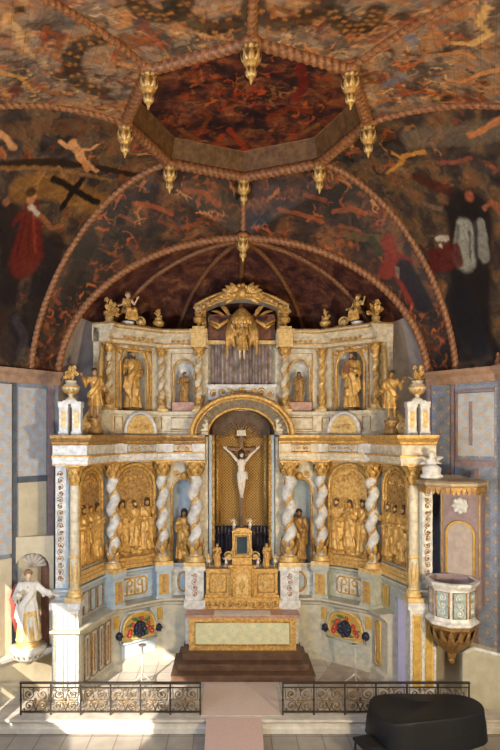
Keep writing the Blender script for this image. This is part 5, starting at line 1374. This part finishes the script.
for s, nm in ((-1, 'left'), (1, 'right')):
    statue('statuette', 'small gilded saint standing on the tabernacle, %s of the dark framed glass' % nm, 'blessing' if s < 0 else 'reading', .62, (s * .68, Y(16.06), TZ + .78), 0, gold_l, gold, gold_d, plinth=(.1, .05, gold), group='statuettes on the tabernacle')
    statue('statuette', 'tiny pale statuette on top of the tabernacle frame, %s corner' % nm, 'putto', .38, (s * .22, Y(16.02), TZ + 1.805), 0, flesh, cloth_w, gold_d, group='statuettes on the tabernacle')
    statue('statuette', 'tiny pale-gold angel kneeling height, at the outer %s corner of the tabernacle' % nm if False else 'tiny pale-gold child figure at the outer %s corner of the tabernacle' % nm, 'putto', .42, (s * .92, Y(16.04), TZ + .78), 0, gold_l, cloth_w, gold_d, group='statuettes on the tabernacle')
    statue('statuette', 'tiny pale child figure on the tabernacle between the dark glass and the %s saint' % nm, 'putto', .36, (s * .44, Y(16.0), TZ + .78), 0, flesh, cloth_w, gold_d, group='statuettes on the tabernacle')
# dark reliquary busts standing in the shade behind the tabernacle
    mb = MB()
    t = thing('candle_stand', 'dark many-armed candle stand in the shadow behind the tabernacle, %s side' % nm, 'candle stand', (s * .56, Y(16.6), 2.56), 0, 'candle stands behind the tabernacle')
    mb.lathe([(.14, 0), (.14, .04), (.04, .08), (.03, .5)], n=12)
    for k in range(5):
        x = (k - 2) * .10; mb.tube([(0, 0, .4), (x, -.02, .45), (x, -.02, .72 + .05 * (2 - abs(k - 2)))], .016, 6); mb.lathe([(.03, 0), (.045, .03), (.02, .05)], (x, -.02, .74 + .05 * (2 - abs(k - 2))), 8)
    mb.build('stand', navy, t)
    for k in range(5):
        x = (k - 2) * .10; mb = MB(); mb.lathe([(.018, 0), (.016, .16)], (x, -.02, .79 + .05 * (2 - abs(k - 2))), 8); mb.build('candle', simple('dull_wax', (.16, .12, .12)) if 'dull_wax' not in MATS else MATS['dull_wax'], t)

# pale stands in front of the flower cartouches
for s, nm in ((-1, 'left'), (1, 'right')):
    t = thing('pedestal_stand', 'slim pale three-footed stand on the sanctuary floor below the %s flower cartouche' % nm, 'stand', (2.76 if s > 0 else -2.49, Y(14.3), 0), 0, 'pale stands on the sanctuary floor')
    mb = MB(); mb.tube([(0, 0, .28), (0, 0, .98)], [.028, .02], 8); mb.ell((0, 0, .6), (.04, .04, .05)); mb.build('post', MATS['grey_white_paint'], t)
    for k in range(3):
        a = -PI / 2 + 2 * PI * k / 3; mb = MB(); mb.tube([(0, 0, .32), (.16 * math.cos(a), .16 * math.sin(a), .16), (.32 * math.cos(a), .32 * math.sin(a), .02)], [.024, .02, .016], 7); mb.build('foot', MATS['grey_white_paint'], t)
    mb = MB(); mb.lathe([(.03, .98), (.09, 1.01), (.10, 1.03), (.0, 1.03)], n=18); mb.build('top_plate', MATS['grey_white_paint'], t)

# carpets
t = mobj('carpet', MB().box(-.97, .80, Y(12.78), Y(14.5), .006, .02).mesh('carpet', [pinkc])); tag(t, 'pinkish carpet on the sanctuary floor in the gap between the two railings', 'carpet')
mb = MB(); mb.add([(-.85, Y(12.66), .012), (.36, Y(12.66), .012), (.36, Y(11.5), -.335), (-.85, Y(11.5), -.335), (-.85, Y(12.66), .035), (.36, Y(12.66), .035), (.36, Y(11.5), -.30), (-.85, Y(11.5), -.30)],
                  [(0, 1, 2, 3), (4, 7, 6, 5), (0, 4, 5, 1), (1, 5, 6, 2), (2, 6, 7, 3), (3, 7, 4, 0)], 0, False)
tag(mb.build('ramp', pinkr), 'dusty rose ramp running down over the step from the carpet to the nave floor', 'ramp')

# ------------------------------------------------------------------ wrought iron altar rails
def rail(label, x0, x1):
    t = thing('altar_rail', label, 'railing', ((x0 + x1) / 2, Y(12.84), .001), 0, 'altar rails'); L = x1 - x0
    mb = MB(); mb.box(-L / 2, L / 2, -.035, .035, .705, .73); mb.box(-L / 2, L / 2, -.015, .015, .69, .706); mb.build('top_rail', iron, t)
    mb = MB(); mb.box(-L / 2, L / 2, -.02, .02, .06, .09); mb.box(-L / 2, L / 2, -.015, .015, .60, .62); mb.build('bottom_rail', iron, t)
    n = max(3, round(L / .68))
    for k in range(n + 1):
        x = -L / 2 + .02 + (L - .04) * k / n; mb = MB(); mb.box(x - .016, x + .016, -.016, .016, 0, .70); mb.ell((x, 0, .34), (.028, .028, .045), 8, 6); mb.build('post', iron, t)
    for k in range(n):
        a = -L / 2 + .05 + (L - .04) * k / n; w = (L - .04) / n - .06; c = a + w / 2
        mb = MB()
        for s in (-1, 1):
            scroll(mb, c + s * w * .25, .46, w * .19, s, PI / 2, 0, .017, 1.5); scroll(mb, c + s * w * .25, .21, w * .17, -s, -PI / 2, 0, .017, 1.5)
            mb.tube([(c, 0, .10), (c + s * w * .12, 0, .32), (c + s * w * .44, 0, .34), (c + s * w * .46, 0, .58)], .014, 6); scroll(mb, c + s * w * .42, .12, w * .08, s, 0, 0, .012, 1.2)
            scroll(mb, c + s * w * .08, .56, w * .07, s, 0, 0, .012, 1.2)
        mb.build('scroll_panel', bronze, t)
        mb = MB(); mb.ell((c, -.01, .33), (.03, .02, .07), 10, 7)
        for q in range(6): an = 2 * PI * q / 6; leaf(mb, (c, -.015, .33), (c + .06 * math.cos(an), -.02, .33 + .08 * math.sin(an)), .03, (0, -.015, 0))
        mb.build('gilt_boss', bronze, t)
    return t
rail('black and bronze wrought-iron rail with scrollwork on the step left of the carpet', -4.98, -.97)
rail('black and bronze wrought-iron scrollwork rail on the step, behind the covered piano', .82, 4.98)

# ------------------------------------------------------------------ grand piano under a black cover, with its bench
t = thing('grand_piano', 'grand piano hidden under a fitted black cover in front of the right-hand railing', 'piano', (3.74, Y(11.92), -.35), .2)
xs0, xs1 = -1.16, 1.12
out = [(-1.16, -.62), (-.2, -.66), (.55, -.64), (.95, -.52), (1.12, -.22), (1.10, .10), (.90, .30), (.5, .40), (.05, .48), (-.4, .62), (-1.16, .66)]
def smooth_poly(p, it=2):
    for _ in range(it):
        q = []
        for i in range(len(p)):
            a, b = Vector(p[i]), Vector(p[(i + 1) % len(p)]); q += [tuple(a * .75 + b * .25), tuple(a * .25 + b * .75)]
        p = q
    return p
o2 = smooth_poly(out, 2); n = len(o2)
mb = MB(); rings = [(1.06, .38), (1.05, .46), (1.03, .70), (1.005, .90), (1.0, .985), (.992, 1.008), (.97, 1.016), (.9, 1.02), (.5, 1.024), (.2, 1.026)]
vs = []
for j, (k, z) in enumerate(rings):
    for i, (x, y) in enumerate(o2):
        w = (.02 * math.sin(i * 1.1) if j < 3 else 0); vs.append((x * k + w, y * k + w, z + (.015 * math.sin(i * .8) if j == 0 else 0) + (-.10 * max(0, (-.75 - x)) * 2 if z > .9 else 0)))
fs = [(j * n + i, j * n + (i + 1) % n, (j + 1) * n + (i + 1) % n, (j + 1) * n + i) for j in range(len(rings) - 1) for i in range(n)] + [tuple((len(rings) - 1) * n + i for i in range(n))]
mb.add(vs, fs, 0, True); mb.build('cover', blackc, t)
mb = MB(); mb.prism([(x * .97, y * .97) for x, y in o2], .42, .90); mb.v = [(x, z, y) for x, y, z in mb.v]; mb.build('case', blackl, t)
for x, y in ((-.95, -.45), (-.95, .48), (.8, -.05)):
    mb = MB(); mb.lathe([(.035, 0), (.05, .05), (.045, .10), (.07, .2), (.08, .42)], (x, y, 0), 12); q = mb.build('leg', blackl, t)
    mb = MB(); mb.lathe([(.03, 0), (.035, .03), (.03, .05)], (x, y, 0), 10); mb.build('caster', brass, q)
mb = MB(); mb.tube([(-.75, -.06, .42), (-.72, -.1, .14)], .02, 6); mb.tube([(-.75, .1, .42), (-.72, .14, .14)], .02, 6); mb.box(-.82, -.64, -.14, .18, .09, .14); mb.build('pedal_lyre', blackl, t)
t = thing('piano_bench', 'black padded piano bench at the keyboard end of the covered piano', 'bench', (2.42, Y(11.45), -.35), .3)
mb = MB(); mb.box(-.20, .20, -.30, .30, .42, .47); mb.grid(lambda u, v: (-.19 + .38 * u, -.29 + .58 * v, .47 + .05 * (min(1, 8 * u * (1 - u)) * min(1, 10 * v * (1 - v))) - .008 * abs(math.sin(u * 9.4) * math.sin(v * 12.6))), 20, 24); mb.build('seat', blackc, t)
for x in (-.16, .16):
    for y in (-.26, .26): mb = MB(); mb.tube([(x * 1.05, y * 1.05, 0), (x, y, .42)], [.018, .026], 8); mb.build('leg', blackl, t)

# ------------------------------------------------------------------ pulpit on the right wall
t = thing('pulpit', 'blue-green and gilded pulpit with a canopy hanging on the right wall', 'pulpit', (4.66, Y(13.05), 0), 0)
PA = -.12
def oct_ring(r, z, n=8, a0=None, sq=1.0):
    return [(r * math.cos(PI / n + 2 * PI * i / n), r * sq * math.sin(PI / n + 2 * PI * i / n), z) for i in range(n)]
def oct_lathe(mb, prof, n=8, m=0):
    vs = []; k = len(prof)
    for r, z in prof: vs += oct_ring(r, z, n)
    fs = [(j * n + i, j * n + (i + 1) % n, (j + 1) * n + (i + 1) % n, (j + 1) * n + i) for j in range(k - 1) for i in range(n)] + [tuple(range(n - 1, -1, -1)), tuple((k - 1) * n + i for i in range(n))]
    mb.add(vs, fs, m, False)
mb = MB(); oct_lathe(mb, [(.52, 2.0), (.57, 2.03), (.57, 2.08), (.50, 2.12), (.49, 2.18), (.49, 2.80), (.52, 2.84), (.57, 2.90), (.59, 2.96), (.48, 2.96)]); mb.f.pop(); mb.m.pop(); mb.sm.pop(); tub = mb.build('tub', white, t)
mb = MB(); oct_lathe(mb, [(.44, 2.3), (.475, 2.6), (.485, 2.965)]); mb.f.pop(); mb.m.pop(); mb.sm.pop(); mb.build('tub_lining', pinkw, tub)
for k in (3, 4, 5, 6, 7):
    a = 2 * PI * (k + .5 + .5) / 8; Mx = Matrix.Rotation(a + PI / 2, 4, 'Z')
    mb = MB(); w = .145; mb.box(-w, w, -.468, -.44, 2.20, 2.76, M=Mx); q = mb.build('tub_panel', greenm, tub)
    mb = MB(); foliage(mb, .25, .5, -.125, 2.23, -.472, 120 + k, 0, 1, .08); mb.v = [tuple(Mx @ Vector(p)) for p in mb.v]; mb.build('panel_scroll', white, q)
    mb = MB(); mb.tube(rect_path(-w, w, 2.20, 2.76, -.468), .018, 6, closed=True, M=Mx); mb.build('panel_moulding', gold_d, q)
mb = MB(); oct_lathe(mb, [(.04, 1.15), (.09, 1.22), (.11, 1.32), (.22, 1.46), (.31, 1.62), (.43, 1.82), (.52, 1.93), (.52, 2.0)])
for k in range(16): a = 2 * PI * k / 16; leaf(mb, (.14 * math.cos(a), .14 * math.sin(a), 1.34), (.52 * math.cos(a), .52 * math.sin(a), 1.94), .18, (math.cos(a) * .10, math.sin(a) * .10, -.05))
for k in range(8): a = 2 * PI * k / 8; mb.ell((.35 * math.cos(a), .35 * math.sin(a), 1.66), (.07, .07, .07)); mb.ell((.24 * math.cos(a + .4), .24 * math.sin(a + .4), 1.47), (.05, .05, .05))
mb.ell((0, 0, 1.14), (.07, .07, .09)); mb.build('corbel', simple('dark_gilding', (.34, .19, .06), (.14, .07, .025), .5, .2, 13, .6, 40), t)
Mw = Matrix.Translation((.40, .52, 0)) @ Matrix.Rotation(-.62, 4, 'Z')      # turned against the wall
mb = MB(); mb.box(-.46, .46, 0, .10, 2.2, 5.0, M=Mw); bk = mb.build('back_board', pinkw, t)
mb = MB(); n = 14; mb.prism([(-.30, 2.95), (.30, 2.95)] + [(.30 * math.cos(PI * i / n), 3.86 + .30 * math.sin(PI * i / n)) for i in range(n + 1)], -.04, 0, M=Mw); mb.build('arched_panel', simple('dusty_beige', (.46, .38, .33), (.36, .29, .26)), bk)
mb = MB(); mb.tube(arch_path(.62, 2.95, 3.86, .32, -.04), .03, 8, M=Mw); mb.tube(rect_path(-.42, .42, 2.95, 4.9, -.01), .022, 6, M=Mw); mb.build('board_moulding', ochre, bk)
mb = MB(); mb.ell((0, -.02, 4.55), (.17, .03, .17), 16, 8, M=Mw)
for k in range(8): a = 2 * PI * k / 8; mb.ell((.15 * math.cos(a), -.03, 4.55 + .15 * math.sin(a)), (.05, .03, .05), 7, 5, M=Mw)
mb.build('medallion', white, bk)
mb = MB(); mb.box(-.30, .30, .06, 1.1, 2.0, 2.96, M=Mw); mb.box(-.38, .38, .06, 1.05, 5.0, 5.1, M=Mw); mb.box(-.46, .46, .10, .85, 2.2, 5.0, M=Mw); mb.build('wall_bracket', pinkw, t)
mb = MB(); oct_lathe(mb, [(.44, 5.06), (.70, 5.06), (.76, 5.11), (.76, 5.16), (.70, 5.20), (.40, 5.24), (.18, 5.30)]); cn = mb.build('canopy', simple('tan_canopy', (.46, .35, .22), (.32, .24, .15)), t)
mb = MB()
R0 = oct_ring(.72, 5.07)
for i in range(8):
    a = Vector(R0[i]); b = Vector(R0[(i + 1) % 8])
    for k in range(5):
        p = a.lerp(b, (k + .5) / 5); tdir = (b - a).normalized(); nn = Vector((tdir.y, -tdir.x, 0))
        w = (b - a).length / 10
        pts = [p - tdir * w, p - tdir * w * .8 + Vector((0, 0, -.10)), p + Vector((0, 0, -.17)), p + tdir * w * .8 + Vector((0, 0, -.10)), p + tdir * w]
        o = len(mb.v); mb.v += [tuple(q + nn * .012) for q in pts] + [tuple(q - nn * .012) for q in pts]
        for f_ in ((0, 1, 2, 3, 4), (9, 8, 7, 6, 5), (0, 5, 6, 1), (1, 6, 7, 2), (2, 7, 8, 3), (3, 8, 9, 4), (4, 9, 5, 0)): mb.f.append(tuple(o + q for q in f_)); mb.m.append(0); mb.sm.append(False)
mb.build('lambrequin', gold_d, cn)
mb = MB(); mb.lathe([(.05, 0), (.12, .04), (.14, .10), (.08, .14)], (0, 0, 4.9), 14); mb.build('canopy_boss', white, cn)
# winding stair parapet behind the pulpit
mb = MB(); mb.prism([(-.35, -.35), (-.35, 1.25), (-.10, 1.36), (.55, 1.18), (1.3, 1.10), (1.3, -.35)], .02, .14); mb.v = [(x + .62, y + .05, z) for x, y, z in mb.v]
q = mb.build('stair_parapet', sage_d, t)
mb = MB(); mb.tube([(.27, .08, 1.25), (.52, .08, 1.37), (1.17, .08, 1.20), (1.92, .08, 1.12)], .05, 8); mb.build('parapet_rail', white, q)
t.location.z = -.0
t = thing('carved_group', 'white carved trophy with a small cherub standing on the pulpit canopy', 'ornament', (4.18, Y(12.98), 5.24))
mb = MB(); mb.lathe([(.24, 0), (.26, .05), (.20, .10), (.22, .22), (.12, .30)], n=10); mb.build('plinth', white, t)
mb = MB(); mb.ell((0, 0, .36), (.11, .09, .12)); mb.ell((.0, -.03, .52), (.075, .075, .085))
for s in (-1, 1): leaf(mb, (s * .05, .03, .36), (s * .28, .03, .46), .14, (0, -.03, .05)); leaf(mb, (s * .05, .03, .32), (s * .24, .02, .30), .12, (0, -.03, .05))
mb.build('cherub', white, t)

# ------------------------------------------------------------------ statue in the niche on the left wall
t = thing('wall_niche', 'shell-headed niche with a brownish red hollow on the left wall', 'niche', (-5.10, Y(13.98), 0), .32)
mb = MB(); mb.archframe(1.0, 1.1, 3.75, .80, 2.95, .40, 0, .12); mb.build('niche_frame', creamw, t)
mb = MB(); mb.shell(.80, 1.12, 2.95, .40, .36, .05); mb.build('hollow', simple('red_brown_paint', (.30, .15, .11), (.2, .09, .07)), t)
mb = MB()
for k in range(9): a = PI * (k + .5) / 9; mb.tube([(0, .2, 2.98), (.34 * math.cos(a), .12, 2.98 + .34 * math.sin(a))], [.02, .055], 7)
mb.build('shell', stone, t)
t = thing('console', 'bulging pale stone console carrying the robed statue on the left wall', 'console', (-5.06, Y(13.62), .06), .25)
mb = MB(); mb.lathe([(.08, .78), (.16, .86), (.30, .98), (.40, 1.08), (.42, 1.14), (.42, 1.20)], (0, 0, 0), 18); mb.box(-.2, .2, 0, .42, .85, 1.18); mb.build('bracket', stone_l, t)
mb = MB()
for k in range(11): a = -PI + PI * k / 10; leaf(mb, (.14 * math.cos(a), .14 * math.sin(a), .84), (.42 * math.cos(a), .42 * math.sin(a), 1.1), .14, (math.cos(a) * .05, math.sin(a) * .05, -.04))
mb.build('leaf_carving', stone_l, t)
mb = MB(); mb.tube([(.30, -.05, 1.02), (.50, -.10, 1.08), (.75, -.14, 1.16), (1.0, -.18, 1.26)], [.10, .07, .06, .05], 10); mb.ell((1.02, -.18, 1.28), (.10, .09, .10)); mb.build('garland', stone_l, t)
simple('brown_hair', (.36, .22, .12), (.24, .14, .07))
t = statue('statue', 'white and gold robed statue with outstretched arm in the left wall niche', 'reaching', 1.64, (-5.06, Y(13.60), 1.26), .22, flesh, cloth_w, MATS['brown_hair'], plinth=(.30, .12, gold_l))
# gilded tunic hem and red mantle
mb = MB()
def skirt(u, v):
    th = 2 * PI * u; z = .02 + .42 * v; f = 1 + .08 * math.cos(11 * th + 3 * v); r = .170 - .042 * v
    return (r * f * math.cos(th) + .01, r * .82 * f * math.sin(th), z)
mb.grid(skirt, 60, 8, closed_u=True); q = mb.build('gilded_underskirt', gold_l, t, (0, 0, .12)); q.scale = (1.64,) * 3
mb = MB()
for k in range(4): mb.tube([(-.13 - .012 * k, .02 + .012 * k, .80), (-.19 - .01 * k, .05, .6), (-.20 + .012 * k, .07, .35), (-.16, .06 + .01 * k, .12)], [.03, .045, .045, .03], 7)
mb.tube([(-.13, .0, .81), (0, -.055, .78), (.12, .0, .81)], .028, 7); q = mb.build('mantle', simple('red_mantle', (.35, .07, .05), (.2, .04, .03), .6), t, (0, 0, .12)); q.scale = (1.64,) * 3

# doorway in the altarpiece base: a lavender leaf stands for the lit room beyond
a = Vector((3.87, 14.58)); b = Vector((4.07, 13.89)); m_ = (a + b) / 2; ang = math.atan2(b.y - a.y, b.x - a.x)
o = MB().box(-.40, .40, -.03, .03, 0, 2.13).build('lit_doorway_1', lavender, None, (m_.x + .05, Y(m_.y) + .03, .003), ang); struct(o)
mb = MB(); mb.ell((.3, .06, 1.05), (.03, .03, .03)); mb.ell((.3, -.06, 1.05), (.03, .03, .03)); mb.build('door_handle', brass, o)

# ------------------------------------------------------------------ gilded pendants hanging from the vault bosses
def pendant_mesh():
    a = MB(); a.lathe([(.10, 0), (.16, -.03), (.13, -.07), (.09, -.10), (.17, -.17), (.18, -.24), (.11, -.33), (.07, -.37), (.10, -.41), (.08, -.47), (.035, -.54), (.012, -.60)], n=16, lobes=8, amp=.08)
    b = MB()
    for k in range(8):
        an = 2 * PI * k / 8; c, s = math.cos(an), math.sin(an)
        leaf(b, (.10 * c, .10 * s, -.30), (.175 * c, .175 * s, -.10), .09, (c * .05, s * .05, -.04)); leaf(b, (.05 * c, .05 * s, -.50), (.10 * c, .10 * s, -.36), .06, (c * .03, s * .03, -.03))
        leaf(b, (.11 * c, .11 * s, -.08), (.15 * c, .15 * s, .0), .07, (c * .03, s * .03, -.02))
    return a.mesh('drop', [gold]), b.mesh('leaf_crown', [gold_l])
dm, lm = pendant_mesh()
spots = [(OCT[0], 'nearest corner of the octagon, at the top middle'), (OCT[1], 'upper left corner of the octagon'), (OCT[2], 'far left corner of the octagon'), (OCT[3], 'lower left corner of the octagon'),
         (OCT[4], 'corner of the octagon nearest the altarpiece'), (OCT[5], 'lower right corner of the octagon'), (OCT[6], 'far right corner of the octagon'), (OCT[7], 'upper right corner of the octagon'), ((0, 14.72), None)]
for (x, d), w in spots:
    z = VZ - .08 if w else 11.2
    t = thing('ceiling_pendant', ('gilded leafy pendant at the %s' % w) if w else 'gilded leafy pendant at the top of the arch just above the altarpiece', 'pendant', (x, Y(d), z), 0, 'gilded pendants of the ceiling')
    mobj('drop', dm, t, scale=(.8, .8, 1.02)); mobj('leaf_crown', lm, t, scale=(.85, .85, 1.02))
    mb = MB(); mb.ell((0, 0, .05), (.17, .17, .10), 14, 8); mb.build('boss', ribm, t)

# ------------------------------------------------------------------ camera, light
cd = bpy.data.cameras.new('camera'); cam = bpy.data.objects.new('camera', cd); COL.objects.link(cam); SC.camera = cam
cam.location = (-.33, Y(0), EYE); cam.rotation_euler = (PI / 2, 0, 0)
cd.sensor_fit = 'AUTO'; cd.sensor_width = 36; cd.lens = FPX / 750 * 36
cd.shift_x = (250 - 230) / 750; cd.shift_y = (435 - 375) / 750; cd.clip_start = .1; cd.clip_end = 200
w = bpy.data.worlds.new('world'); SC.world = w; w.use_nodes = True
bg = w.node_tree.nodes['Background']; bg.inputs[0].default_value = (.72, .82, 1.0, 1); bg.inputs[1].default_value = .3
def light(nm, kind, loc, target, energy, col, **kw):
    l = bpy.data.lights.new(nm, kind); l.energy = energy; l.color = col
    for k, v in kw.items(): setattr(l, k, v)
    o = bpy.data.objects.new(nm, l); COL.objects.link(o); o.location = loc
    o.rotation_euler = (Vector(target) - Vector(loc)).to_track_quat('-Z', 'Y').to_euler(); return o
SUNDIR = Vector((.37, 1.0, -.45))
o = light('sun', 'SUN', (-9, Y(2), 8), Vector((-9, Y(2), 8)) + SUNDIR, 11.5, (1, .88, .70), angle=.012)
light('front_fill', 'AREA', (-.5, Y(1.0), 10.6), (0, Y(16), 4.0), 560, (.90, .93, 1.0), shape='RECTANGLE', size=4, size_y=2.5)  # added soft frontal fill; the rear wall has no window
light('warm_right_fill', 'AREA', (4.6, Y(4.5), 4.0), (.8, Y(16), 5.5), 720, (1, .80, .50), shape='DISK', size=.7)  # added warm fill from the right, not an actual floodlight
light('vault_fill', 'AREA', (-2.0, Y(5.0), 4.5), (-.6, Y(11), 12.4), 270, (1, .80, .55), shape='DISK', size=1.5)  # added warm fill to lift the painted vault, no fixture there
light('cool_left_fill', 'AREA', (-5.3, Y(5.5), 5.5), (1.0, Y(15), 6.0), 460, (.62, .78, 1.0), shape='RECTANGLE', size=1.2, size_y=2.2)  # added cool fill in place of daylight from the left windows
SC.view_settings.view_transform = 'Standard'; SC.view_settings.look = 'None'; SC.view_settings.exposure = 0; SC.view_settings.gamma = 1; SC.view_settings.use_curve_mapping = False
SC.cycles.use_denoising = True; SC.cycles.max_bounces = 6; SC.cycles.diffuse_bounces = 4; SC.cycles.glossy_bounces = 3
try: SC.cycles.denoiser = 'OPENIMAGEDENOISE'
except Exception: pass
SC.cycles.caustics_reflective = False; SC.cycles.caustics_refractive = False
